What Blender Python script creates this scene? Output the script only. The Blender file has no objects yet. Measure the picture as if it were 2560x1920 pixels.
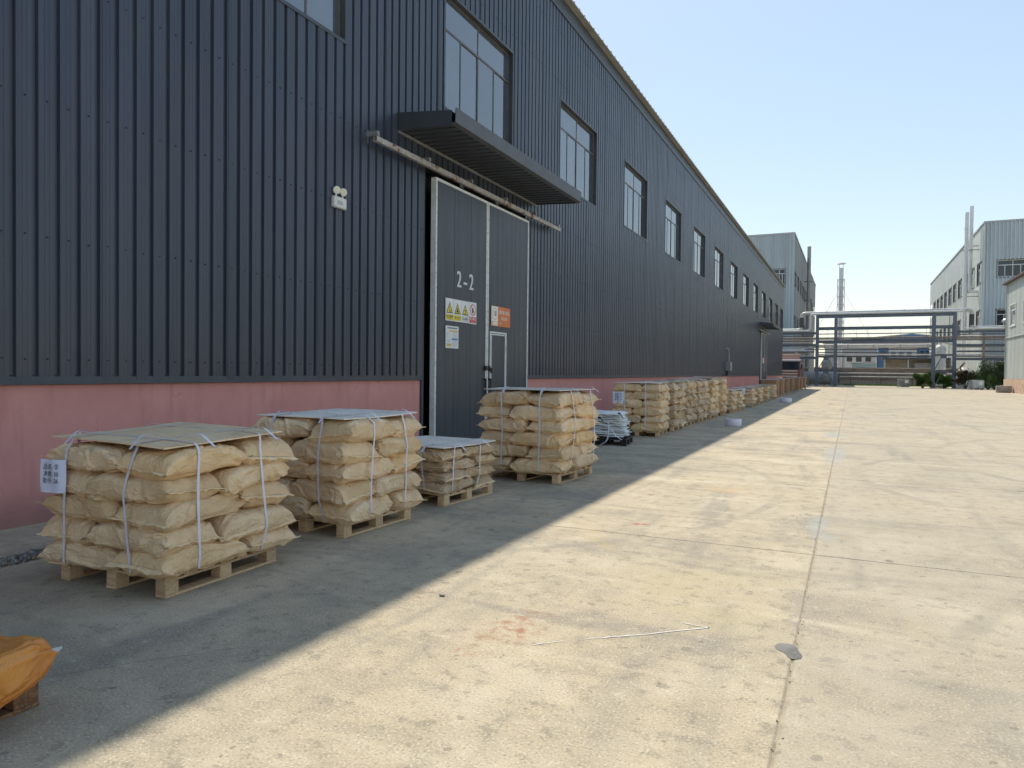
import bpy, bmesh, math, random
import numpy as np
from mathutils import Vector, Matrix, Quaternion
from math import sin, cos, pi, radians, atan2, atan, sqrt, hypot

SC = bpy.context.scene
COL = SC.collection
random.seed(7)

# ------------------------------------------------------------------ camera
CAM_H = 1.55
F_PX = 1774.0                       # focal length for a 2560 px wide frame
YAW, PITCH, ROLL = radians(25.511), radians(-1.030), 0.0105
fw = Vector((-sin(YAW)*cos(PITCH), cos(YAW)*cos(PITCH), sin(PITCH)))
rt = Vector((cos(YAW), sin(YAW), 0)); up = rt.cross(fw)
rc = rt*cos(ROLL) + up*sin(ROLL); uc = up*cos(ROLL) - rt*sin(ROLL)
cam_d = bpy.data.cameras.new('camera'); cam = bpy.data.objects.new('camera', cam_d); COL.objects.link(cam)
cam_d.sensor_width = 36.0; cam_d.lens = F_PX/2560*36.0; cam_d.clip_start = 0.05; cam_d.clip_end = 6000
cam.matrix_world = Matrix(((rc.x, uc.x, -fw.x, 0), (rc.y, uc.y, -fw.y, 0), (rc.z, uc.z, -fw.z, CAM_H), (0, 0, 0, 1)))
SC.camera = cam

# ------------------------------------------------------------------ light
SUN = Vector((-4.23, 8.1, 11.55)).normalized()          # towards the sun
SUN_EL = math.asin(SUN.z); SUN_AZ = atan2(SUN.x, SUN.y)
w = bpy.data.worlds.new('World'); SC.world = w; w.use_nodes = True
nt = w.node_tree; nt.nodes.clear()
sky = nt.nodes.new('ShaderNodeTexSky'); sky.sky_type = 'NISHITA'; sky.sun_disc = False
sky.sun_elevation = SUN_EL; sky.sun_rotation = SUN_AZ
sky.altitude = 50; sky.air_density = 1.3; sky.dust_density = 0.35; sky.ozone_density = 2.0
skg = nt.nodes.new('ShaderNodeGamma'); skg.inputs[1].default_value = 0.50     # summer haze: an even, soft gradient
skh = nt.nodes.new('ShaderNodeHueSaturation'); skh.inputs['Saturation'].default_value = 1.26
bg = nt.nodes.new('ShaderNodeBackground'); bg.inputs[1].default_value = 0.15
wo = nt.nodes.new('ShaderNodeOutputWorld')
nt.links.new(sky.outputs[0], skg.inputs[0]); nt.links.new(skg.outputs[0], skh.inputs['Color']); nt.links.new(skh.outputs[0], bg.inputs[0]); nt.links.new(bg.outputs[0], wo.inputs[0])
sun_d = bpy.data.lights.new('sun', 'SUN'); sun_d.energy = 2.0; sun_d.angle = radians(0.6); sun_d.color = (1.0, 0.93, 0.80)
sun = bpy.data.objects.new('sun', sun_d); COL.objects.link(sun); sun.location = SUN*200
sun.rotation_euler = SUN.to_track_quat('Z', 'Y').to_euler()
vs = SC.view_settings
SC.display_settings.display_device = 'sRGB'
vs.view_transform = 'Standard'; vs.look = 'None'; vs.gamma = 1.0; vs.exposure = 1.33; vs.use_curve_mapping = False
SC.cycles.max_bounces = 6; SC.cycles.diffuse_bounces = 4; SC.cycles.glossy_bounces = 3; SC.cycles.transmission_bounces = 1
SC.cycles.use_adaptive_sampling = True; SC.cycles.adaptive_threshold = 0.03

# ------------------------------------------------------------------ node materials
class NT:
    def __init__(s, name):
        s.m = bpy.data.materials.new(name); s.m.use_nodes = True
        s.t = s.m.node_tree; s.t.nodes.clear()
        s.out = s.t.nodes.new('ShaderNodeOutputMaterial')
        s.bsdf = s.t.nodes.new('ShaderNodeBsdfPrincipled')
        s.t.links.new(s.bsdf.outputs[0], s.out.inputs[0])
        s.geo = None; s.tc = None
    def new(s, typ, **kw):
        n = s.t.nodes.new('ShaderNode' + typ)
        for k, v in kw.items(): setattr(n, k, v)
        return n
    def put(s, sock, v):
        if v is None: return
        if hasattr(v, 'is_output') or isinstance(v, bpy.types.NodeSocket): s.t.links.new(v, sock)
        elif isinstance(v, (tuple, list)) and len(v) == 3 and sock.type == 'RGBA': sock.default_value = (*v, 1)
        else: sock.default_value = v
    def pos(s):
        if not s.geo: s.geo = s.new('NewGeometry')
        return s.geo.outputs['Position']
    def obj(s):
        if not s.tc: s.tc = s.new('TexCoord')
        return s.tc.outputs['Object']
    def vmul(s, v, k):
        n = s.new('VectorMath', operation='MULTIPLY'); s.put(n.inputs[0], v); s.put(n.inputs[1], k); return n.outputs[0]
    def vadd(s, v, k):
        n = s.new('VectorMath', operation='ADD'); s.put(n.inputs[0], v); s.put(n.inputs[1], k); return n.outputs[0]
    def math(s, op, a, b=None, c=None, clamp=False):
        n = s.new('Math', operation=op, use_clamp=clamp); s.put(n.inputs[0], a); s.put(n.inputs[1], b); s.put(n.inputs[2], c); return n.outputs[0]
    def noise(s, vec, scale, detail=4, rough=.55, dist=0):
        n = s.new('TexNoise'); s.put(n.inputs['Vector'], vec); n.inputs['Scale'].default_value = scale
        n.inputs['Detail'].default_value = detail; n.inputs['Roughness'].default_value = rough; n.inputs['Distortion'].default_value = dist
        return n.outputs[0]
    def voro(s, vec, scale, out=0, rnd=1.0, feat='F1'):
        n = s.new('TexVoronoi', feature=feat); s.put(n.inputs['Vector'], vec); n.inputs['Scale'].default_value = scale
        n.inputs['Randomness'].default_value = rnd; return n.outputs[out]
    def rng(s, v, a, b, c=0., d=1., smooth=True):
        n = s.new('MapRange', interpolation_type='SMOOTHSTEP' if smooth else 'LINEAR'); s.put(n.inputs[0], v)
        for i, x in enumerate((a, b, c, d)): n.inputs[i+1].default_value = x
        return n.outputs[0]
    def mix(s, f, a, b, mode='MIX'):
        n = s.new('Mix', data_type='RGBA', blend_type=mode); s.put(n.inputs[0], f); s.put(n.inputs[6], a); s.put(n.inputs[7], b); return n.outputs[2]
    def bump(s, h, strength=.3, dist=.01, chain=None):
        n = s.new('Bump'); n.inputs['Strength'].default_value = strength; n.inputs['Distance'].default_value = dist
        s.put(n.inputs['Height'], h); s.put(n.inputs['Normal'], chain); return n.outputs[0]
    def done(s, color=None, rough=.6, metal=0., spec=.5, normal=None, **kw):
        b = s.bsdf
        s.put(b.inputs['Base Color'], color); s.put(b.inputs['Roughness'], rough); s.put(b.inputs['Metallic'], metal)
        s.put(b.inputs['Specular IOR Level'], spec); s.put(b.inputs['Normal'], normal)
        for k, v in kw.items(): s.put(b.inputs[k], v)
        return s.m

MATS = {}
def simple(name, col, rough=.6, metal=0., spec=.5, var=.18, vscale=3., bump=0., bscale=40., tint=None, streak=False, world=True):
    """painted / plain surface with procedural blotches, fine grain and wear"""
    n = NT(name); p = n.pos() if world else n.obj()
    v = n.vmul(p, (1, 1, .12)) if streak else p
    f1 = n.noise(v, vscale, 3, .6); f2 = n.noise(p, vscale*11, 1)
    dark = tuple(c*(1-var) for c in col); lite = tuple(min(1, c*(1+var*.8)) for c in col)
    c = n.mix(n.rng(f1, .32, .68), dark, lite)
    c = n.mix(n.math('MULTIPLY', n.rng(f2, .55, .75), var*.7), c, tint or tuple(x*.55 for x in col))
    r = n.math('ADD', n.math('MULTIPLY', f2, .2), rough-.1)
    nb = n.bump(n.noise(p, bscale, 2), bump, .01) if bump else None
    MATS[name] = n.done(c, r, metal, spec, nb); return MATS[name]

def concrete():
    n = NT('yard_concrete'); p = n.pos()
    sx = n.new('SeparateXYZ'); n.put(sx.inputs[0], p)
    big = n.noise(p, .22, 2, .6); med = n.noise(p, 1.1, 4, .65, .4); fin = n.noise(p, 7.5, 4, .68); grain = n.noise(p, 75, 1, .7); n14 = n.noise(p, 15, 3, .7)
    trk = n.noise(n.vmul(p, (1.7, .2, 1)), 1.0, 3, .6, .3); crs = n.noise(n.vadd(n.vmul(p, (.35, 1.6, 1)), (7, 3, 0)), 1.0, 3, .65, .5)
    c = n.mix(n.rng(big, .36, .66), (.47, .385, .26), (.405, .345, .25))
    c = n.mix(n.rng(med, .44, .70, 0, .7), c, (.56, .48, .35))
    c = n.mix(n.rng(med, .50, .30, 0, .62), c, (.285, .255, .205))
    c = n.mix(n.rng(trk, .52, .70, 0, .58), c, (.24, .22, .185))
    c = n.mix(n.rng(crs, .53, .70, 0, .6), c, (.255, .23, .18))
    c = n.mix(n.rng(crs, .46, .28, 0, .55), c, (.62, .54, .39))
    c = n.mix(n.rng(fin, .52, .68, 0, .6), c, (.22, .195, .15))
    c = n.mix(n.rng(fin, .45, .28, 0, .45), c, (.62, .54, .40))
    c = n.mix(n.rng(grain, .54, .76, 0, .62), c, (.70, .62, .48))
    c = n.mix(n.rng(grain, .45, .24, 0, .62), c, (.17, .15, .115))
    # slightly darker strip where the goods stand beside the wall
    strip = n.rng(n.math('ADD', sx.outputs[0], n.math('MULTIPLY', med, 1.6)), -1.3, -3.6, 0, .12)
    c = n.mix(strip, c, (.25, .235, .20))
    # grey dust right of the long joint
    c = n.mix(n.math('MULTIPLY', n.rng(sx.outputs[0], -.27, -.24, 0, .34), n.rng(med, .3, .55)), c, (.37, .335, .27))
    # drip spots
    wv = n.vmul(fin, (.10, .10, 0))
    for sc, thr, amt, col, seed in ((2.3, .14, .55, (.10, .093, .085), 0), (5.5, .20, .42, (.15, .14, .12), 5.3), (1.0, .13, .32, (.22, .20, .17), 9.1), (14, .22, .45, (.12, .105, .085), 3.7)):
        v = n.new('TexVoronoi'); n.put(v.inputs['Vector'], n.vadd(n.vadd(n.vmul(p, (1, 1, 0)), (seed, seed*1.7, 0)), wv)); v.inputs['Scale'].default_value = sc
        rs = n.new('SeparateXYZ'); n.t.links.new(v.outputs['Color'], rs.inputs[0])
        size = n.math('MULTIPLY', n.rng(rs.outputs[0], .62, 1.0, 0, 1, False), thr)
        d = n.math('SUBTRACT', size, v.outputs[0])
        c = n.mix(n.math('MULTIPLY', n.rng(d, 0., .02), amt), c, col)
    # local stains: rust red powder, yellow powder
    def blob(c, cx, cy, rx, ry, col, amt, nz, thr=.42, ang=0):
        q = n.vadd(p, (-cx, -cy, 0))
        if ang:
            rr = n.new('VectorRotate', rotation_type='Z_AXIS'); n.put(rr.inputs['Vector'], q); rr.inputs['Angle'].default_value = ang; q = rr.outputs[0]
        q = n.vmul(q, (1/rx, 1/ry, 0)); l = n.new('VectorMath', operation='LENGTH'); n.put(l.inputs[0], q)
        f = n.math('MULTIPLY', n.rng(l.outputs['Value'], 1.0, .25), n.rng(nz, thr, thr+.2))
        return n.mix(n.math('MULTIPLY', f, amt), c, col)
    c = blob(c, -1.84, 3.95, .12, .52, (.30, .12, .07), .6, n14, .46, .1)
    c = blob(c, -1.82, 3.85, .30, .55, (.42, .22, .125), .45, fin, .44, .1)
    c = blob(c, -1.74, 3.80, .10, .16, (.34, .13, .075), .6, n14, .44)
    c = blob(c, -1.90, 3.40, .11, .09, (.44, .20, .12), .5, n14, .42)
    c = blob(c, -2.65, 4.16, .10, .26, (.30, .10, .06), .65, n14, .48, -.3)
    c = blob(c, -1.48, 9.75, .42, .36, (.62, .40, .19), .5, fin, .40)
    c = blob(c, -2.15, 6.35, .16, .9, (.56, .41, .20), .45, fin, .42, -.55)
    c = blob(c, -1.92, 7.1, .13, .05, (.42, .06, .05), .8, n14, .30)
    for cx, cy, rx, ry in ((-.28, 8.0, .08, .45), (-.20, 7.35, .09, .18), (-.26, 15.2, .16, 1.6), (-.36, 20.0, .22, .9)):
        c = blob(c, cx, cy, rx*1.6, ry*1.6, (.36, .365, .35), .8, fin, .34)
    # curved tyre scuffs
    for cx, cy, rad, wd, amt in ((5.2, 3.2, 4.1, .10, .45), (5.4, 3.4, 5.0, .12, .35), (-6.0, 9.5, 5.2, .09, .35), (4.5, 12.5, 4.4, .13, .4), (9.0, 16.0, 7.5, .16, .4)):
        q = n.vmul(n.vadd(p, (-cx, -cy, 0)), (1, 1, 0)); l = n.new('VectorMath', operation='LENGTH'); n.put(l.inputs[0], q)
        rg_ = n.math('ABSOLUTE', n.math('SUBTRACT', l.outputs['Value'], rad))
        c = n.mix(n.math('MULTIPLY', n.math('MULTIPLY', n.rng(rg_, wd, wd*.3), n.rng(med, .42, .62)), amt), c, (.20, .185, .155))
    c = blob(c, -.9, 5.0, 1.1, 1.4, (.38, .32, .16), .4, med, .44)
    # the broken edge along the long joint
    jn = n.math('ABSOLUTE', n.math('ADD', sx.outputs[0], .26))
    jm = n.math('MULTIPLY', n.rng(n.math('SUBTRACT', jn, n.math('MULTIPLY', fin, .05)), .004, -.022), n.rng(med, .40, .52))
    c = n.mix(n.math('MULTIPLY', jm, .45), c, (.33, .27, .185))
    # hairline cracks
    cv = n.voro(n.vadd(p, n.vmul(n.noise(p, 2, 4), (.6, .6, 0))), .33, 0, 1.0, 'DISTANCE_TO_EDGE')
    c = n.mix(n.math('MULTIPLY', n.rng(cv, .0028, .0006), n.rng(big, .50, .6, 0, .42)), c, (.10, .09, .07))
    h = n.math('ADD', n.math('MULTIPLY', grain, .6), n.math('MULTIPLY', fin, .8))
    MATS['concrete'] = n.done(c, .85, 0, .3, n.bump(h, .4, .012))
concrete()

def kraft(name, crumple, lite=(.84, .615, .37), dark=(.72, .505, .285)):
    n = NT(name); p = n.obj(); oi = n.new('ObjectInfo'); rnd = oi.outputs['Random']
    off = n.new('VectorMath', operation='SCALE'); n.put(off.inputs[0], (13.7, 9.1, 5.3)); n.put(off.inputs['Scale'], rnd)
    q = n.vadd(p, off.outputs[0])
    f = n.noise(q, 5, 3, .6)
    c = n.mix(n.rng(f, .3, .7), dark, lite)
    c = n.mix(n.math('MULTIPLY', n.rng(n.noise(q, 11, 3, .7), .60, .80), .38), c, (.24, .16, .09))
    c = n.mix(n.math('MULTIPLY', n.rng(n.noise(q, 120, 3), .5, .8), .25), c, (.70, .52, .30))
    hsv = n.new('HueSaturation'); n.put(hsv.inputs['Color'], c); n.put(hsv.inputs['Value'], n.rng(rnd, 0, 1, .88, 1.08, False))
    n.put(hsv.inputs['Saturation'], n.rng(n.math('FRACT', n.math('MULTIPLY', rnd, 7.3)), 0, 1, .88, 1.06, False))
    ridg = n.math('ABSOLUTE', n.math('SUBTRACT', n.noise(n.vmul(q, (1.0, 1.7, 1.7)), 9, 3, .5, .8), .5))
    b1 = n.bump(n.rng(ridg, 0, .12, 1, 0), .42*crumple, .014)
    b2 = n.bump(n.rng(n.voro(n.vadd(q, n.vmul(f, (.12, .12, .12))), 11, 0, 1.0, 'DISTANCE_TO_EDGE'), 0, .10, 0, 1, False), .20*crumple, .010, b1)
    MATS[name] = n.done(hsv.outputs[0], .62, 0, .35, b2)
kraft('kraft', 1.0); kraft('kraft_crumpled', 1.6, (.72, .53, .34), (.60, .43, .265))

def wood(name, a, b, scale=1.0):
    n = NT(name); p = n.obj(); oi = n.new('ObjectInfo')
    off = n.new('VectorMath', operation='SCALE'); n.put(off.inputs[0], (3.1, 4.7, 8.9)); n.put(off.inputs['Scale'], oi.outputs['Random'])
    q = n.vadd(p, off.outputs[0])
    g = n.noise(n.vmul(q, (3, 22, 22)), 2.2*scale, 5, .6, 1.2); f = n.noise(q, 6, 4)
    c = n.mix(n.rng(g, .35, .68), a, b); c = n.mix(n.rng(f, .55, .8, 0, .5), c, tuple(x*.55 for x in a))
    hsv = n.new('HueSaturation'); n.put(hsv.inputs['Color'], c); n.put(hsv.inputs['Value'], n.rng(oi.outputs['Random'], 0, 1, .78, 1.12, False))
    ply = name.startswith('ply')
    MATS[name] = n.done(hsv.outputs[0], .62 if ply else .75, 0, .3, n.bump(g, .05 if ply else .25, .006))
wood('pine', (.56, .375, .21), (.73, .53, .335)); wood('old_wood', (.17, .085, .04), (.30, .17, .09))
wood('plywood', (.80, .585, .36), (.88, .69, .465), .35); wood('plywood_pale', (.84, .765, .655), (.90, .84, .745), .35)

def cladding():
    n = NT('dark_cladding'); p = n.pos()
    f = n.noise(n.vmul(p, (1, 1, .06)), 4, 3, .6); g = n.noise(p, 1.3, 2)
    c = n.mix(n.rng(f, .35, .65), (.042, .052, .077), (.054, .065, .093))
    c = n.mix(n.rng(g, .5, .72, 0, .35), c, (.060, .066, .080))
    sx = n.new('SeparateXYZ'); n.put(sx.inputs[0], p)
    c = n.mix(n.math('MULTIPLY', n.rng(sx.outputs[2], 2.6, 1.4, 0, .35), n.rng(f, .3, .6)), c, (.085, .075, .066))
    c = n.mix(n.rng(n.noise(p, 60, 2), .66, .8, 0, .3), c, (.16, .165, .17))
    oi = n.new('ObjectInfo'); hs = n.new('HueSaturation'); n.put(hs.inputs['Color'], c); n.put(hs.inputs['Value'], n.rng(oi.outputs['Random'], 0, 1, .90, 1.10, False)); c = hs.outputs[0]
    MATS['clad'] = n.done(c, n.math('ADD', .27, n.math('MULTIPLY', f, .14)), 0, .5, n.bump(n.noise(n.vmul(p, (1, 1, .25)), 3.5, 1), .06, .02))
cladding()

def plinth():
    n = NT('pink_plinth'); p = n.pos(); f = n.noise(p, 1.2, 6, .65); v = n.noise(n.vmul(p, (2, 2, .25)), 3, 4)
    c = n.mix(n.rng(f, .35, .7), (.67, .30, .265), (.74, .35, .31))
    c = n.mix(n.rng(v, .52, .74, 0, .55), c, (.55, .235, .21))
    sx = n.new('SeparateXYZ'); n.put(sx.inputs[0], p)
    splash = n.math('ADD', sx.outputs[2], n.math('MULTIPLY', n.noise(p, 2.2, 5), .5))
    c = n.mix(n.rng(splash, .70, .15, 0, .7), c, (.24, .14, .12))
    cr = n.voro(n.vadd(p, n.vmul(n.noise(p, 3, 4), (0, .35, .35))), .55, 0, 1, 'DISTANCE_TO_EDGE')
    c = n.mix(n.math('MULTIPLY', n.rng(cr, .005, .001), n.rng(f, .5, .65, 0, .35)), c, (.12, .06, .06))
    c = n.mix(n.rng(n.noise(p, 26, 2), .74, .78, 0, .6), c, (.62, .52, .50))
    MATS['plinth'] = n.done(c, .85, 0, .25, n.bump(n.noise(p, 45, 4), .25, .01))
plinth()

def glass(name, col, rough=.03, ior=1.9):
    n = NT(name); p = n.pos(); f = n.noise(p, .8, 3)
    oi = n.new('ObjectInfo'); f = n.math('ADD', n.math('MULTIPLY', f, .5), n.math('MULTIPLY', oi.outputs['Random'], .6))
    rough = n.rng(oi.outputs['Random'], 0, 1, rough*.7, rough*2.2, False)
    MATS[name] = n.done(n.mix(f, tuple(c*.45 for c in col), tuple(c*1.35 for c in col)), rough, 0, .5, n.bump(n.noise(p, .9, 2), .02, .05), IOR=ior)
glass('glass', (.07, .095, .125), .03, 2.6); glass('far_glass', (.03, .04, .05), .05, 1.6); glass('windshield', (.01, .013, .02), .05, 1.5)

simple('door_skin', (.066, .075, .088), .38, var=.08, vscale=6, streak=True)
simple('white_paint', (.72, .73, .72), .5, var=.10, vscale=9)
simple('galv', (.42, .43, .44), .45, .55, var=.16, vscale=7)
simple('galv_dull', (.30, .31, .315), .5, .3, var=.15, vscale=8)
simple('gutter_grey', (.105, .112, .122), .5, .2, var=.12)
simple('trim_dark', (.055, .063, .074), .42, var=.12)
simple('win_frame', (.115, .105, .10), .45, var=.1)
simple('black', (.012, .012, .013), .5, var=.3)
simple('roof_tan', (.40, .385, .345), .55, var=.12, vscale=1.5)
def rusty():
    n = NT('rust_rail'); p = n.pos(); f = n.noise(p, 2.6, 4, .65); g = n.noise(p, 14, 3, .7)
    c = n.mix(n.rng(g, .35, .7), (.36, .34, .31), (.50, .48, .45)); c = n.mix(n.rng(n.math('ADD', n.math('MULTIPLY', f, .75), n.math('MULTIPLY', g, .25)), .545, .60), c, (.20, .085, .045))
    MATS['rust_rail'] = n.done(c, .65, .1, .4, n.bump(g, .3, .01))
rusty()
simple('strap', (.74, .73, .84), .42, var=.08, vscale=12)
simple('paper', (.72, .74, .90), .7, var=.05, vscale=8)
simple('ink', (.012, .012, .02), .7, var=.1)
simple('seam_tape', (.90, .70, .43), .7, var=.10, vscale=14, world=False)
simple('lamp_white', (.70, .70, .655), .5, var=.12, vscale=20)
simple('lens', (.80, .77, .62), .25, var=.05)
simple('sign_white', (.80, .81, .80), .4, var=.04); simple('sign_yellow', (.80, .64, .035), .4, var=.05); simple('sign_black', (.015, .015, .015), .45, var=.1)
simple('sign_red', (.62, .045, .05), .4, var=.06); simple('sign_orange', (.72, .20, .055), .4, var=.06); simple('sign_blue', (.07, .20, .52), .4, var=.06); simple('sign_amber', (.78, .50, .12), .4, var=.06); simple('sign_grey', (.42, .45, .50), .45, var=.06)
simple('stencil', (.70, .71, .70), .7, var=.12, vscale=30)
simple('fibc', (.88, .88, .86), .6, var=.08, vscale=9, bump=.25, bscale=30, world=False)
simple('carton', (.36, .215, .125), .75, var=.12, vscale=3, bump=.08)
simple('carton_lid', (.60, .63, .66), .6, var=.08)
simple('gravel', (.23, .22, .20), .9, var=.45, vscale=14)
simple('dirt', (.36, .28, .17), .95, var=.35, vscale=6, bump=.4)
simple('patch', (.19, .185, .175), .9, var=.25, vscale=7, bump=.2)
simple('patch_pale', (.40, .39, .36), .9, var=.2, vscale=6, bump=.2)
simple('joint_grit', (.33, .285, .215), .95, var=.25, vscale=9)
simple('chalk', (.72, .70, .64), .9, var=.1, vscale=30)
simple('gantry_paint', (.125, .152, .19), .5, var=.13, vscale=2.5)
simple('insul', (.52, .50, .46), .5, .25, var=.16, vscale=4)
simple('insul_dark', (.07, .072, .075), .6, var=.25, vscale=6)
simple('pipe_rust', (.28, .22, .18), .7, var=.25, vscale=3)
simple('pipe_dark', (.10, .115, .135), .6, var=.2)
simple('pipe_white', (.66, .67, .66), .5, var=.08)
simple('hazed_green_sheet', (.58, .61, .575), .5, var=.10, vscale=.8, streak=True)  # lightened: distance haze painted into the sheet colour
simple('hazed_blue_sheet', (.49, .555, .59), .5, var=.10, vscale=.8, streak=True)  # paled the same way, haze put into the colour
simple('grey_wall', (.27, .275, .275), .75, var=.2, vscale=.7, streak=True)
simple('pale_sheet', (.47, .51, .48), .55, var=.1, vscale=1.1, streak=True)
simple('brick_orange', (.58, .40, .30), .85, var=.22, vscale=3, bump=.2)
simple('roof_brown', (.11, .075, .065), .7, var=.25)
simple('stack_grey', (.33, .32, .30), .55, .3, var=.16, vscale=2)
simple('stack_white', (.74, .75, .76), .45, var=.06)
simple('lattice', (.52, .48, .49), .6, var=.2)
simple('tank_grey', (.30, .30, .295), .6, var=.22, vscale=2)
simple('tank_white', (.70, .69, .65), .5, var=.1, vscale=1.5)
simple('wall_brown', (.235, .185, .15), .9, var=.22, vscale=1.2, bump=.2)
simple('wall_beige', (.42, .375, .325), .85, var=.14, vscale=.7)
simple('shed_blue', (.42, .55, .63), .6, var=.12)
simple('far_blue', (.10, .20, .38), .5, var=.12); simple('far_white', (.66, .68, .70), .6, var=.1); simple('far_grey', (.33, .33, .34), .7, var=.15)
simple('truck_brown', (.20, .085, .06), .35, var=.12); simple('truck_chrome', (.62, .60, .58), .3, .4, var=.1); simple('rubber', (.02, .02, .02), .8, var=.2)
simple('stone', (.34, .30, .265), .9, var=.25, vscale=5, bump=.4)
simple('ibc_white', (.62, .64, .64), .45, var=.08); simple('ibc_cage', (.34, .37, .39), .45, .5, var=.15)
simple('bark', (.10, .075, .05), .9, var=.3, vscale=12)
simple('bare_earth', (.40, .33, .215), .95, var=.2, vscale=.8)
def leafmat(name, a, b):
    n = NT(name); p = n.pos()
    c = n.mix(n.rng(n.noise(p, 2.2, 2), .35, .65), a, b); c = n.mix(n.rng(n.noise(p, 17, 1), .5, .75, 0, .5), c, tuple(x*1.6 for x in b))
    MATS[name] = n.done(c, .55, 0, .35, None)
    tr = n.new('BsdfTranslucent'); n.put(tr.inputs[0], c); mx = n.new('MixShader'); mx.inputs[0].default_value = .45
    n.t.links.new(n.bsdf.outputs[0], mx.inputs[1]); n.t.links.new(tr.outputs[0], mx.inputs[2]); n.t.links.new(mx.outputs[0], n.out.inputs[0])
leafmat('leaf', (.055, .11, .022), (.12, .19, .04)); leafmat('leaf_dark', (.03, .06, .018), (.07, .115, .032)); leafmat('leaf_brown', (.06, .052, .026), (.12, .105, .045))
def sackorange():
    n = NT('orange_sack'); p = n.obj(); f = n.noise(p, 5, 6, .65)
    c = n.mix(n.rng(f, .3, .7), (.50, .165, .032), (.61, .26, .05))
    c = n.mix(n.rng(n.noise(p, 14, 5, .7), .58, .75, 0, .8), c, (.36, .16, .07)); c = n.mix(n.rng(n.noise(p, 30, 4), .66, .78, 0, .5), c, (.75, .52, .33))
    b = n.bump(n.math('ABSOLUTE', n.math('SUBTRACT', n.noise(p, 8, 4, .6, 1), .5)), .7, .03)
    MATS['orange_sack'] = n.done(c, .28, 0, .5, b)
sackorange()
M = MATS

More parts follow.
